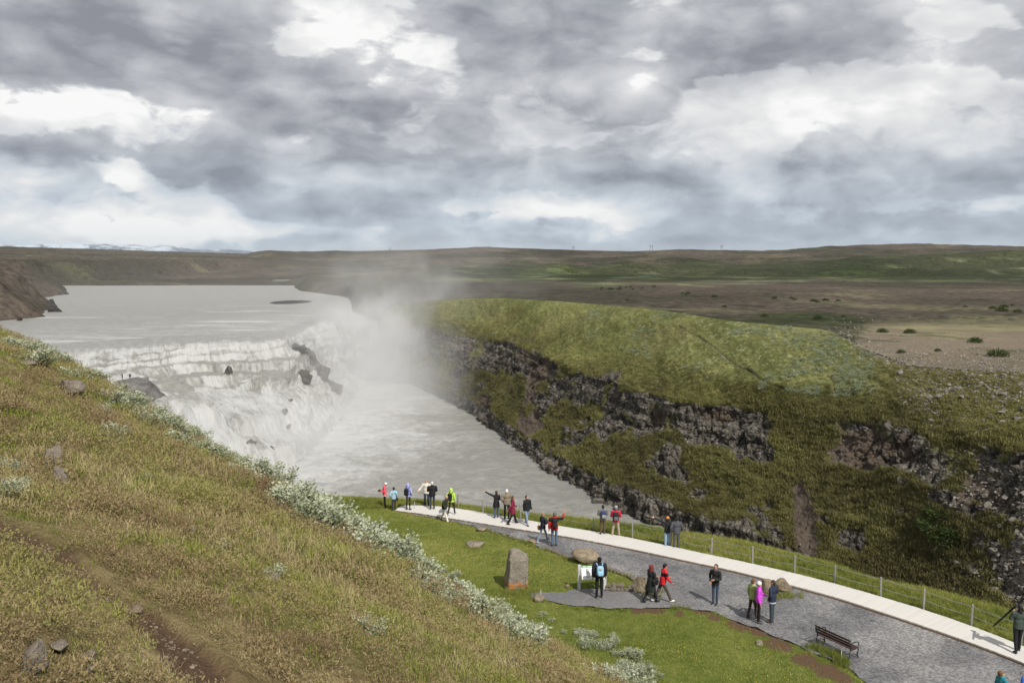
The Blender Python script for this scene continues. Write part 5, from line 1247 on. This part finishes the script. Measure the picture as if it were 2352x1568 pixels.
ppl(9, 1164, 1197, 1.78, 0, 'white haired person in a tan jacket and black trousers with back turned', (.22, .18, .13), BLK, (.72, .70, .68), arms=('pocket', 'pocket'), bulk=1.18)
ppl(10, 1177, 1208, 1.66, -75, 'brown haired person in a burgundy coat striding right along the boardwalk', (.20, .018, .045), BLK, (.10, .05, .03), arms=('swingb', 'swingf'), legs='stepr', coat=.66, flare=.025, lean=5)
ppl(11, 1210, 1210, 1.74, -150, 'person in a black track top with white sleeve stripes walking in light jeans', BLK, LJEAN, (.05, .04, .035), (.10, .05, .035), legs='step', arms=('down', 'down'), top2=((.75, .75, .75), STRIPE), head=(15, 0), bulk=1.05)
ppl(12, 1247, 1247, 1.66, -55, 'person in a navy jacket and light jeans with a brown shoulder bag on the gravel', NAVY, LJEAN, (.28, .16, .09), (.45, .45, .44), legs='step', arms=('hold', 'front'), hairlong=False, slim=.9)
ppl(13, 1273, 1254, 1.78, 5, 'person in a red and black jacket raising the right arm on the gravel', (.58, .025, .03), JEAN, (.11, .10, .09), (.04, .035, .03), arms=('raise', 'down'), top2=(BLK, YOKE), bulk=1.15)
ppl(14, 1384, 1232, 1.62, 5, 'person in a grey brown jacket and brown trousers carrying a blue backpack at the fence', (.17, .16, .15), (.11, .075, .05), (.025, .02, .02), arms=('front', 'front'), bulk=1.1)
ppl(15, 1414, 1234, 1.78, -5, 'person in a bright red jacket and khaki trousers standing wide at the fence', (.55, .02, .05), (.38, .32, .24), (.2, .2, .2), hat=(.32, .33, .33), arms=('front', 'front'), legs='wide')
ppl(16, 1532, 1258, 1.68, 20, 'person in a black jacket, light jeans and striped orange knit hat at the fence', (.016, .017, .02), (.26, .38, .52), (.05, .03, .02), (.42, .29, .15), hat=(.55, .07, .05), arms=('front', 'point'), scarf=BLK)
ppl(17, 1553, 1262, 1.74, 0, 'person in a dark grey hiking jacket with hood down beside the striped hat', (.075, .078, .092), (.085, .085, .088), (.015, .015, .015), (.05, .05, .04), arms=('pocket', 'pocket'), scarf=(.11, .115, .13), bulk=1.08)
ppl(18, 1376, 1373, 1.78, 3, 'person in a dark jacket and black trousers reading the information board', (.018, .018, .026), (.012, .012, .013), (.012, .011, .011), arms=('down', 'down'), hat=(.010, .010, .011), bulk=1.2)
ppl(19, 1494, 1384, 1.66, -65, 'person in a long black coat and burgundy headscarf walking on the gravel', (.018, .022, .022), (.015, .016, .022), None, BLK, arms=('front', 'front'), legs='step', coat=.56, hood=(.17, .035, .035), scarf=(.14, .05, .04), lean=4, bulk=1.1)
ppl(20, 1521, 1383, 1.74, -80, 'dark haired person in a red and black anorak leaning forward in mid stride', (.62, .02, .03), (.085, .07, .055), (.012, .012, .012), (.72, .72, .72), arms=('swingf', 'front'), legs='stride', top2=(BLK, lambda c, n, z_: (c[:, 2] > 1.16+.3*c[:, 1]) & (c[:, 2] < 1.31+.3*c[:, 1])), lean=10)
ppl(21, 1642, 1388, 1.72, 140, 'brown haired person in a black jacket and blue jeans standing alone on the gravel', (.020, .021, .020), (.045, .075, .125), (.09, .05, .03), (.035, .03, .025), arms=('pocket', 'front'), legs='narrow', scarf=(.10, .10, .11), slim=.92)
ppl(22, 1728, 1420, 1.62, -60, 'person in a pale green jacket and brown trousers in the group of three', (.33, .40, .16), (.07, .045, .035), (.14, .06, .025), (.04, .03, .025), arms=('front', 'down'), legs='small')
ppl(23, 1742, 1430, 1.66, -110, 'person in a magenta jacket and white knit hat in the group of three', (.62, .08, .66), (.012, .012, .013), (.3, .2, .1), (.10, .10, .10), hat=(.80, .78, .76), arms=('down', 'front'), slim=.95)
ppl(24, 1772, 1430, 1.74, 50, 'person in a navy fleece and blue jeans in the group of three', (.022, .030, .060), (.045, .065, .085), (.07, .04, .025), (.10, .07, .045), arms=('pocket', 'pocket'), bulk=1.12, extra_hem=(.55, .58, .62), legs='narrow')
ppl(25, 2335, 1504, 1.80, -8, 'person in a grey green sweater carrying a tripod on the boardwalk at the right edge', (.055, .075, .062), (.012, .012, .015), (.02, .017, .015), (.03, .03, .05), arms=('front', 'hold'), legs='small', hairlong=True)
ppl(26, 2296, 1657, 1.66, -85, 'person with a teal hood of whom only the head shows at the bottom edge', (.03, .20, .24), NAVY, (.17, .09, .05), arms=('down', 'down'), head=(0, -20), scarf=(.03, .25, .30))
ppl(27, 2356, 1652, 1.66, 10, 'person in a blue hood cut off by the bottom right corner', (.06, .14, .55), NAVY, None, hood=(.07, .16, .62))
# evaluate all skins at once
def finish_jobs():
    for o, owner, name, mats, post, extra, s in _jobs:
        me0 = bpy.data.meshes.new_from_object(o.evaluated_get(dg)); n = len(me0.vertices); co = np.zeros(n*3, np.float32); me0.vertices.foreach_get('co', co); co = co.reshape(-1, 3).astype(float)
        nl = len(me0.loops); li = np.zeros(nl, np.int32); me0.loops.foreach_get('vertex_index', li); npol = len(me0.polygons); lt = np.zeros(npol, np.int32); me0.polygons.foreach_get('loop_total', lt)
        quads = li.reshape(-1, 4) if (lt == 4).all() else None
        if quads is None:
            st = np.concatenate([[0], np.cumsum(lt)[:-1]]); quads = np.array([li[a:a+4] for a, k in zip(st, lt) if k == 4]); tr = [li[a:a+3] for a, k in zip(st, lt) if k == 3]
        else: tr = []
        midx = np.zeros(len(quads), np.int32)
        if post and post[1] is not None:
            cc = co[quads].mean(1); nn = np.cross(co[quads[:, 2]]-co[quads[:, 0]], co[quads[:, 3]]-co[quads[:, 1]]); nn /= np.linalg.norm(nn, axis=1, keepdims=True)+1e-9
            midx = post[1](cc/s, nn, None).astype(np.int32)
        if post and post[0] is not None: co = post[0](co)
        tris = [np.array(tr).reshape(-1, 3)] if len(tr) else []; tm_ = [np.zeros(len(tr), np.int32)] if len(tr) else []
        V_ = [co]; off = n
        for pr, mi in (extra or []):
            v, f_ = pr.arr()
            V_.append(_warps[id(pr)](v)*s); tris.append(f_+off); tm_.append(np.full(len(f_), mi, np.int32)); off += len(v)
        ob = mesh_np(name, np.concatenate(V_), quads, np.concatenate(tris) if tris else None, None, smooth=True, parent=owner)
        for m_ in mats: ob.data.materials.append(m_)
        mi_all = np.concatenate([midx]+tm_)
        if mi_all.max(initial=0) > 0 and len(mi_all) == len(ob.data.polygons): ob.data.polygons.foreach_set('material_index', mi_all)
        bpy.data.meshes.remove(me0); tm0 = o.data; bpy.data.objects.remove(o); bpy.data.meshes.remove(tm0)
def finish_pending():
    global dg
    dg = bpy.context.evaluated_depsgraph_get(); dg.update(); finish_jobs(); _jobs.clear()
finish_pending()
# ------------------------------------------------------------------ what they carry
backpack(PP[3], BLK, 'black backpack on the person in the lilac jacket')
backpack(PP[6], BLK, 'black backpack on the person in the lime green jacket')
backpack(PP[13], (.02, .02, .022), 'slim black backpack on the red and black jacket', size=(.24, .18, .50))
backpack(PP[14], (.035, .06, .16), 'blue and grey backpack on the person in the grey brown jacket', pocket=(.30, .29, .28))
backpack(PP[15], (.02, .02, .022), 'black and grey backpack on the bright red jacket', pocket=(.13, .13, .14))
backpack(PP[18], (.28, .52, .74), 'light blue backpack with a small orange emblem on the board reader', pocket=(.33, .57, .78), size=(.29, .19, .43), extra=(.62, .32, .14))
def carried(name, pr, parts, label, cat):
    pe, warp, s = pr; e = empty(name, pe.location, pe.rotation_euler.z)
    for nm, kind, a, mat in parts:
        if kind == 'tube': v, q, t = tube(a[0], a[1], 8); mesh_np(nm, warp(v)*s, q, t, mat, parent=e)
        elif kind == 'box': v, f_ = rbox(*a[1]); mesh_np(nm, warp(v+np.array(a[0]))*s, None, f_, mat, parent=e)
    return tag(e, label, cat)
TAN = cloth((.26, .11, .05)); CB = cloth(BLK, .4)
carried('handbag', PP[12], [('bag', 'box', ((-.30, .05, .78), (.16, .34, .24)), TAN), ('flap', 'box', ((-.385, .05, .83), (.03, .32, .12)), TAN), ('strap', 'tube', ([(-.30, -.08, .88), (-.27, -.06, 1.2), (-.16, 0, 1.475), (-.24, .10, 1.2), (-.30, .16, .88)], .012), TAN)], 'brown leather shoulder bag hanging from the person in light jeans', 'handbag')
carried('shoulder_bag', PP[2], [('bag', 'box', ((.24, .02, .80), (.10, .28, .24)), CB), ('strap', 'tube', ([(.24, -.06, .92), (.12, -.17, 1.2), (-.08, -.06, 1.48), (.10, .17, 1.2), (.24, .08, .92)], .014), CB)], 'black bag slung across the light blue hooded top', 'bag')
carried('camera_case', PP[1], [('case', 'box', ((0, .32, 1.19), (.20, .12, .13)), CB), ('lens', 'tube', ([(0, .36, 1.19), (0, .46, 1.19)], .035), CB)], 'black camera held by the person in the pink jacket', 'camera')
carried('pocket_camera', PP[16], [('camera_body', 'box', ((-.66, .34, 1.66), (.10, .04, .07)), cloth((.5, .45, .4))), ('lens', 'tube', ([(-.66, .36, 1.66), (-.66, .39, 1.66)], .02), CB)], 'small pale camera held up by the person in the striped hat', 'camera')
carried('held_coat', PP[7], [('bundle', 'box', ((-.27, -.30, .83), (.13, .22, .30)), CB), ('handle', 'tube', ([(-.26, -.36, .95), (-.25, -.32, 1.02), (-.26, -.26, .95)], .012), CB)], 'black pouch in the hand of the bald person', 'bag')
carried('shoulder_bag', PP[19], [('bag', 'box', ((.27, .05, 1.02), (.12, .30, .26)), CB), ('strap', 'tube', ([(.26, -.05, 1.14), (.20, 0, 1.46), (.26, .12, 1.14)], .013), CB)], 'black shoulder bag on the person in the burgundy headscarf', 'bag')
carried('shoulder_bag', PP[25], [('bag', 'box', ((.30, -.12, 1.15), (.16, .22, .50)), CB), ('strap', 'tube', ([(.24, -.12, 1.38), (.14, -.02, 1.47), (.22, .10, 1.30), (.28, 0, .98)], .018), CB)], 'black camera bag on the shoulder of the tripod carrier', 'bag')
tp = []
for k in range(3):
    a = k*2.09; oy, oz = .025*math.cos(a), .025*math.sin(a); tp.append(('leg', 'tube', ([(-.72+oy, .24, .76+oz), (-.40+oy, .22, 1.14+oz), (-.10+oy, .20, 1.50+oz), (.03+oy, .17, 1.66+oz)], [.011, .014, .018, .020]), CB))
tp += [('centre_column', 'tube', ([(.03, .17, 1.66), (.10, .15, 1.76)], .024), CB), ('pan_head', 'box', ((.12, .14, 1.80), (.10, .09, .10)), CB), ('pan_handle', 'tube', ([(.12, .14, 1.80), (.22, .06, 1.72)], .010), CB), ('camera_body', 'box', ((.16, .12, 1.90), (.15, .10, .12)), CB)]
carried('tripod', PP[25], tp, 'folded black tripod with camera carried over the shoulder at the right edge', 'tripod')
# ------------------------------------------------------------------ tussocks, scrub and stones of the far bank
def project(Pw):
    fy = Pw[..., 1]*math.cos(PITCH)-Pw[..., 2]*math.sin(PITCH); up = Pw[..., 1]*math.sin(PITCH)+Pw[..., 2]*math.cos(PITCH)
    return 1176+F*Pw[..., 0]/fy, 784-F*up/fy
M['bank_grass'] = veg_mat('bank_tussock', [(0, (.092, .078, .033)), (.3, (.150, .138, .049)), (.6, (.222, .215, .072)), (.85, (.305, .285, .103)), (1, (.36, .32, .13))])
K_bank = proto_set('bank_tussock', [blade_mesh(34, .75, .18, .62, .10, 1.2, 80+i) for i in range(4)], M['bank_grass'])
flatV = BANK_V.reshape(-1, 3); fl_lv = BANK_LV.ravel(); fl_xb = BANK_XB.ravel(); fl_rk = BANK_ROCK.ravel(); fl_er = earth.ravel()
ok = np.where((fl_rk < .35) & (fl_lv > 1.3) & (fl_lv < 8.9) & (fl_xb > 880) & (fl_xb < 2420) & (fl_er < .6))[0]
q = rng.choice(ok, 34000, replace=False)
tt_ = np.clip(.30+.30*sst(fl_lv[q], 5.4, 6.8)+1.15*fbm(flatV[q]*.04+7, 4, .6)+rng.normal(0, .10, len(q)), 0, 1)
o = scatter('bank_tussock_grass', flatV[q]+np.array([0, 0, -.08]), rng.uniform(0, 6.28, len(q)), rng.uniform(.55, 1.25, len(q))*np.interp(fl_lv[q], [0, 6, 7.2, 9], [1.0, 1.0, .5, .38]), tt_, K_bank)
M['scrub'] = veg_mat('pale_meadow_scrub', [(0, (.20, .24, .13)), (.5, (.28, .32, .20)), (1, (.38, .40, .29))])
K_scrub = proto_set('meadow_scrub', [leaf_mesh(70, .55, .40, .22, 95+i) for i in range(3)], M['scrub'])
pm_ = fbm(flatV*.05+140, 3)+.5*fbm(flatV*.16+150, 2)
ok = np.where((fl_lv > 6.7) & (fl_lv < 8.95) & (fl_xb > 1350) & (fl_xb < 2010) & (pm_ > .13))[0]
q = rng.choice(ok, min(900, len(ok)), replace=False); scatter('pale_meadow_willow', flatV[q], rng.uniform(0, 6.28, len(q)), rng.uniform(.45, 1.3, len(q)), rng.uniform(0, 1, len(q)), K_scrub)
# scree stones: the largest as parts of the bank, the rest as one mass
def hull(seed, n=12, dims=(1, .8, .6)):
    r_ = np.random.default_rng(seed); bm = bmesh.new()
    for p in r_.normal(size=(n, 3)): p = p/np.linalg.norm(p)*r_.uniform(.75, 1.05)*np.array(dims); bm.verts.new(p)
    bmesh.ops.convex_hull(bm, input=bm.verts[:]); bmesh.ops.delete(bm, geom=[v_ for v_ in bm.verts if not v_.link_faces], context='VERTS'); bmesh.ops.triangulate(bm, faces=bm.faces[:]); bm.verts.index_update()
    v = np.array([x.co[:] for x in bm.verts]); f_ = np.array([[y.index for y in x.verts] for x in bm.faces]); bm.free(); return v, f_
HUL = [hull(300+i) for i in range(8)]
stone_me = [mesh_only('stone', v, None, f_, M['rock_pale'], smooth=False) for v, f_ in HUL]
wgt = np.where((fl_lv > 1.2) & (fl_lv < 8.6) & (fl_xb > 2060) & (fl_xb < 2420), .12+2.0*sst(fl_xb, 2150, 2270)*(1-sst(fl_lv, 4.6, 5.6))+1.2*sst(fl_lv, 6.2, 7)*(1-.4*sst(fl_lv, 8, 8.6)), 0)
wgt += np.where((fl_lv > 1.4) & (fl_lv < 6) & (fl_xb > 1000) & (fl_xb <= 2060), .035, 0)
wgt *= .3+1.4*sst(fbm(flatV*.12+222, 3), -.05, .3)
q = rng.choice(len(wgt), 300, replace=False, p=wgt/wgt.sum())
for i in q:
    sc = random.uniform(.3, .85)*(1.15 if fl_xb[i] > 2060 else .8); put('stone', stone_me[random.randrange(8)], flatV[i]+np.array([0, 0, sc*.15]), (random.uniform(-.5, .5), random.uniform(-.5, .5), random.uniform(0, 6)), far_bank, (sc, sc*random.uniform(.7, 1.2), sc*random.uniform(.7, 1.2)))
q = rng.choice(len(wgt), 5200, replace=False, p=wgt/wgt.sum()); pv, pt = [], []; nv_ = 0
for j, i in enumerate(q):
    v, f_ = HUL[rng.integers(8)]; sc = rng.uniform(.10, .42); v = v*sc; a = rng.uniform(0, 6.28); ca, sa = math.cos(a), math.sin(a)
    v = np.stack([v[:, 0]*ca-v[:, 1]*sa, v[:, 0]*sa+v[:, 1]*ca, v[:, 2]], -1); pv.append(v+flatV[i]+np.array([0, 0, .05])); pt.append(f_+nv_); nv_ += len(v)
o = mesh_np('scree', np.concatenate(pv), None, np.concatenate(pt), M['rock_pale'], smooth=False, parent=far_bank); tag(o, kind='stuff')
# stones and shrubs on the plain
VP = Vp; PPX = np.interp(np.linspace(0, 1, VP.shape[1]), [0, .04, .8, 1], [840, 880, 2400, 3000])
def plain_at(x, y):
    j = int(np.argmin(np.abs(PPX-x))); pyy = project(VP[:, j])[1]; i = np.where(pyy <= y)[0]; i = i[0] if len(i) else 5
    return VP[i, j]
pv, pt = [], []; nv_ = 0
for j in range(2600):
    x = rng.uniform(1900, 2420); y = np.interp(x, [1900, 2050, 2420], [800, 850, 868])-abs(rng.normal())*38-2; p = plain_at(x, y) if j % 4 == 0 else p+np.array([rng.normal()*2.5, rng.normal()*2.5, 0])
    v, f_ = HUL[rng.integers(8)]; sc = rng.uniform(.08, .42)*(1.3 if rng.uniform() < .06 else .8); v = v*sc; pv.append(v+p+np.array([0, 0, .02])); pt.append(f_+nv_); nv_ += len(v)
o = mesh_np('plain_stones', np.concatenate(pv), None, np.concatenate(pt), M['rock_pale'], smooth=False); tag(o, kind='stuff')
bush_me = []
for i in range(4):
    v, t, c = leaf_mesh(420, 1.0, .95, .26, 500+i, .6, .1); v[:, :2] *= (1+.25*fbm(v*1.5+i, 2))[:, None]; lf = mesh_only('leaves', v, None, t, M['bush'], {'rnd': c}, smooth=False)
    tv, tq, tt2 = tube([(0, 0, -.2), (.05, 0, .3), (.1, .05, .6)], [.06, .05, .02]); bush_me.append((lf, mesh_only('stem', tv, tq, tt2, M['stem'])))
def bush(p, sc, label, group=None, sq=1.0):
    e = empty('heath_bush', p, random.uniform(0, 6)); e.scale = (sc, sc, sc*sq); lf, st = bush_me[random.randrange(4)]
    put('leaves', lf, parent=e); put('stem', st, parent=e); return tag(e, label, 'bush', group)
BL = [(1757, 727, 1.2, 'lone green bush on the heath above the meadow middle'), (1880, 733, 1.7, 'round green bush on the heath above the meadow right end'), (1938, 728, .8, 'tiny bush right of the round bush above the meadow'), (2031, 764, 1.5, 'left of two neighbouring bushes on the stony plain'), (2095, 766, 1.6, 'right of two neighbouring bushes on the stony plain'), (2246, 787, 1.7, 'brown dry bush on the stony plain near the right edge'), (2300, 819, 2.0, 'nearest light green bush on the stony plain at the right edge'), (2160, 808, .8, 'tiny low bush at the scree top'), (2075, 812, 1.0, 'low bush at the upper end of the scree'), (2302, 716, 2.2, 'dark bush far back on the plain at the right edge'), (2340, 718, 1.6, 'smaller dark bush beside the far one at the right edge'), (1665, 705, 1.0, 'small bush on the plain behind the meadow ridge'), (1440, 690, .9, 'small dark bush on the plain behind the cliff ridge')]
for x, y, sc, lab in BL: bush(plain_at(x, y), sc, lab, None, .75)
for i in range(28):
    x = rng.uniform(1370, 1500) if i < 12 else rng.uniform(1560, 2352); y = (664+rng.normal()*2.5) if i < 12 else np.interp(x, [1560, 2352], [676, 712])+rng.normal()*3
    bush(plain_at(x, y), rng.uniform(.8, 1.8), 'small dark bush in the line of scrub along the far edge of the brown heath', 'line of scrub on the far heath', .7)
for x, y, sc in ((2150, 1210, 3.2), (2175, 1240, 3.0), (2160, 1180, 2.6), (2195, 1225, 2.4)):
    pxs, pys = project(BANK_V); i = np.argmin((pxs-x)**2+(pys-y)**2); bush(flatV[i], sc, 'fresh green bush in the thicket beside the scree on the far bank', 'green thicket on the far bank', .45)
# ------------------------------------------------------------------ rocks in the falls
fpx, fpy = project(FALL_V)
def fall_at(x, y): i = np.argmin((fpx-x)**2+(fpy-y)**2); return FALL_V.reshape(-1, 3)[i]
M['rock_fall'] = rock_mat('wet_brown_rock', (.045, .041, .038), (.12, .112, .102), scale=.6)
FR = [(680, 796, 56, 30, 'dark rock at the upper end of the rib in the falls'), (708, 812, 48, 44, 'dark bulging rock in the rib beside the right hand fall'), (722, 838, 34, 46, 'narrow dark rock below the bulge of the rib'), (738, 862, 40, 44, 'dark rock half way down the rib in the falls'), (762, 886, 52, 32, 'lowest dark rock of the rib where it meets the spray'),
      (700, 866, 30, 36, 'dark rock with water on both sides left of the rib'), (528, 858, 24, 38, 'isolated upright dark rock in the middle cascade'), (552, 879, 34, 10, 'flat dark rock right below the isolated upright one'), (667, 919, 14, 12, 'small dark rock in the lower cascade'), (652, 942, 13, 16, 'small upright rock low in the cascade'), (662, 978, 14, 10, 'small rock in the foam at the cascade foot'), (579, 1013, 22, 12, 'dark rock in the foam above the lawn crest'), (626, 1026, 14, 8, 'tiny rock in the foam beside it'), (790, 1010, 10, 6, 'tiny rock in the pool')]
for k, (x, y, w, h, lab) in enumerate(FR[:-1]):
    p = fall_at(x, y); kk = p[1]; u = kk/F; v, f_ = rock_shape(700+k, 4, (w*u*.55, w*u*.6, h*u*.62), .5, 12, 1.0); v += (fbm(v*.8+k, 4, .6)*.6)[:, None]
    o = mesh_np('cascade_rock', v, None, f_, M['rock_fall'], smooth=False); o.location = (p[0], p[1]-w*u*.12, p[2]-h*u*.10); tag(o, lab, 'rock')
# broken outcrop on the left with two onlookers
c0 = at_k(302, 915, 240); v, f_ = rock_shape(801, 4, (9.5, 10, 9.5), .22, 12); v[:, 2] = np.minimum(v[:, 2], 5.2+.3*fbm(v*.3, 2)); v += (fbm(v*.35, 5, .62)*1.1)[:, None]
M['rock_out'] = rock_mat('grey_outcrop', (.075, .070, .066), (.20, .19, .18), scale=.4)
o = mesh_np('outcrop', v, None, f_, M['rock_out']); o.location = tuple(c0); tag(o, 'grey rock outcrop beside the falls with two onlookers on top', 'rock')
topz = c0[2]+4.9
for x, lab in ((281, 'left one of two tiny onlookers on the outcrop by the falls'), (299, 'right one of two tiny onlookers on the outcrop by the falls')):
    a_, b_, c_ = ray(x, 871); k = topz/c_; k = min(max(k, 232), 246)
    person(0, 0, 1.75, random.uniform(-40, 40), lab, (.03, .03, .04), (.04, .035, .035), (.05, .04, .03), pos=(a_*k, b_*k, topz), scarf=(.3, .05, .05) if x < 290 else None)
# gravel bar in the upper river
Xr, Yr = np.meshgrid(np.linspace(-1, 1, 60), np.linspace(-1, 1, 30)); rr_ = np.hypot(Xr, Yr)+.25*fbm(P3(Xr*3, Yr*3, 2.), 3)
c_ = at_z(668, 694, WATER_HI); zz_ = np.where(rr_ < 1, .9*(1-rr_)**.5, -1.2*(rr_-1))+fbm(P3(Xr*12, Yr*8, 6.), 3)*.25
o = mesh_np('gravel_bar', np.stack([c_[0]+Xr*13, c_[1]+Yr*22, WATER_HI+zz_*.9-.05], -1), grid_faces(30, 60), mat=M['rock_dark']); tag(o, kind='structure')
for k, (x, y, w, h, lab) in enumerate([(110, 706, 40, 26, 'dark rock stack at the left shore of the upper river'), (128, 716, 30, 20, 'low dark rock beside the shore stack'), (45, 736, 14, 10, 'single dark rock at the left shore nearest the hillside'), (140, 676, 24, 10, 'dark point of rock on the far left shore')]):
    p = at_z(x, y, WATER_HI); u = p[1]/F; v, f_ = rock_shape(830+k, 3, (w*u*.55, w*u*.5, h*u*.8), .3, 8); o = mesh_np('shore_rock', v, None, f_, M['rock_dark'], smooth=False); o.location = tuple(p); tag(o, lab, 'rock')
# ------------------------------------------------------------------ power pylons on the skyline
PY = M['pylon'] = flat_mat('pylon_steel', (.10, .10, .105), .6)
for x, y0, y1, lab in ((103, 577, 560, 'power pylon on the dark hill at the far left'), (388, 592, 577, 'power pylon before the snowy mountains'), (897, 577, 568, 'small power pylon behind the spray'), (1316, 576, 565, 'power pylon on the ridge left of the tallest one'), (1494, 579, 562, 'tallest power pylon on the middle of the skyline'), (1655, 577, 563, 'power pylon right of the tallest one')):
    D_ = 2560.; u = D_/F; X_ = (x-1176)*u; zb = float(z_at_y(y0, D_)); h = (y0-y1)*u; w = h*.34
    e = empty('power_pylon', (X_, D_, zb-1))
    for sx in (-1, 1): tube_obj('pole', [(sx*w*.55, 0, -4), (sx*w*.45, 0, h)], .42, PY, e)
    tube_obj('cross_arm', [(-w*.95, 0, h*.9), (w*.95, 0, h*.9)], .40, PY, e); tube_obj('brace', [(-w*.48, 0, h*.55), (w*.46, 0, h*.86)], .22, PY, e); tube_obj('brace', [(w*.48, 0, h*.55), (-w*.46, 0, h*.86)], .22, PY, e)
    tag(e, lab, 'pylon')
finish_pending()
# ------------------------------------------------------------------ spray
def mist(name, px, py, k, radii, dens, nscale, seed, lo=.35, hi=.70):
    m = bpy.data.materials.new(name); m.use_nodes = True; nt = m.node_tree; nt.nodes.clear(); g = G(nt)
    p = g.obj(); r2 = g.vec('DOT_PRODUCT', p, p); fall = g.math('POWER', g.math('MAXIMUM', g.math('SUBTRACT', 1.0, r2), 0.0), 1.6)
    q = g.vec('ADD', g.vec('MULTIPLY', p, tuple(r_/max(radii) for r_ in radii)), (seed, seed*1.7, seed*.3))
    n = g.ss(g.noise(q, nscale, 5, .6, .6), lo, hi)
    d = g.math('MULTIPLY', g.math('MULTIPLY', fall, n), dens)
    pv_ = g.n('ShaderNodeVolumePrincipled', {'Color': (.97, .97, .97, 1), 'Density': d, 'Anisotropy': .1}); out = g.n('ShaderNodeOutputMaterial'); nt.links.new(pv_.outputs[0], out.inputs['Volume'])
    v, f_ = ICO[3]; o = mesh_np('mist', v, None, f_, m); o.location = tuple(at_k(px, py, k)); o.scale = radii
    return tag(o, kind='stuff')
mist('plunge_spray', 858, 822, 374, (36, 30, 32), .095, 2.4, 1., .28, .7)
mist('spray_plume', 893, 745, 378, (48, 34, 38), .036, 3.4, 2., .34, .72)
mist('spray_drift', 940, 655, 385, (80, 46, 40), .0105, 3.8, 3., .34, .72)
mist('cliff_veil', 985, 775, 338, (46, 40, 38), .007, 3.4, 9., .3, .75)
mist('cascade_spray', 745, 850, 318, (74, 60, 28), .021, 3.4, 4., .25, .75)
mist('pool_spray', 880, 905, 318, (60, 66, 16), .024, 3.2, 5., .25, .75)
mist('lower_fall_spray', 600, 1010, 228, (62, 26, 17), .045, 3.4, 6., .25, .75)
mist('river_veil', 560, 665, 520, (230, 170, 40), .0011, 5.0, 7., .2, .8)
# ------------------------------------------------------------------ air that fades the far range
def air():
    x0, x1, y0, y1, z0, z1 = -30000, 30000, -2000, 40000, -140, 520
    v = np.array([(x, y, z) for x in (x0, x1) for y in (y0, y1) for z in (z0, z1)], float); q = [(0, 1, 3, 2), (4, 6, 7, 5), (0, 4, 5, 1), (2, 3, 7, 6), (0, 2, 6, 4), (1, 5, 7, 3)]
    m = bpy.data.materials.new('thin_air'); m.use_nodes = True; nt = m.node_tree; nt.nodes.clear(); g = G(nt)
    pv_ = g.n('ShaderNodeVolumePrincipled', {'Color': (.80, .90, 1.0, 1), 'Density': 2.0e-5, 'Anisotropy': 0.0}); out = g.n('ShaderNodeOutputMaterial'); nt.links.new(pv_.outputs[0], out.inputs['Volume'])
    o = mesh_np('haze', v, q, None, m, smooth=False); tag(o, kind='stuff')
air()
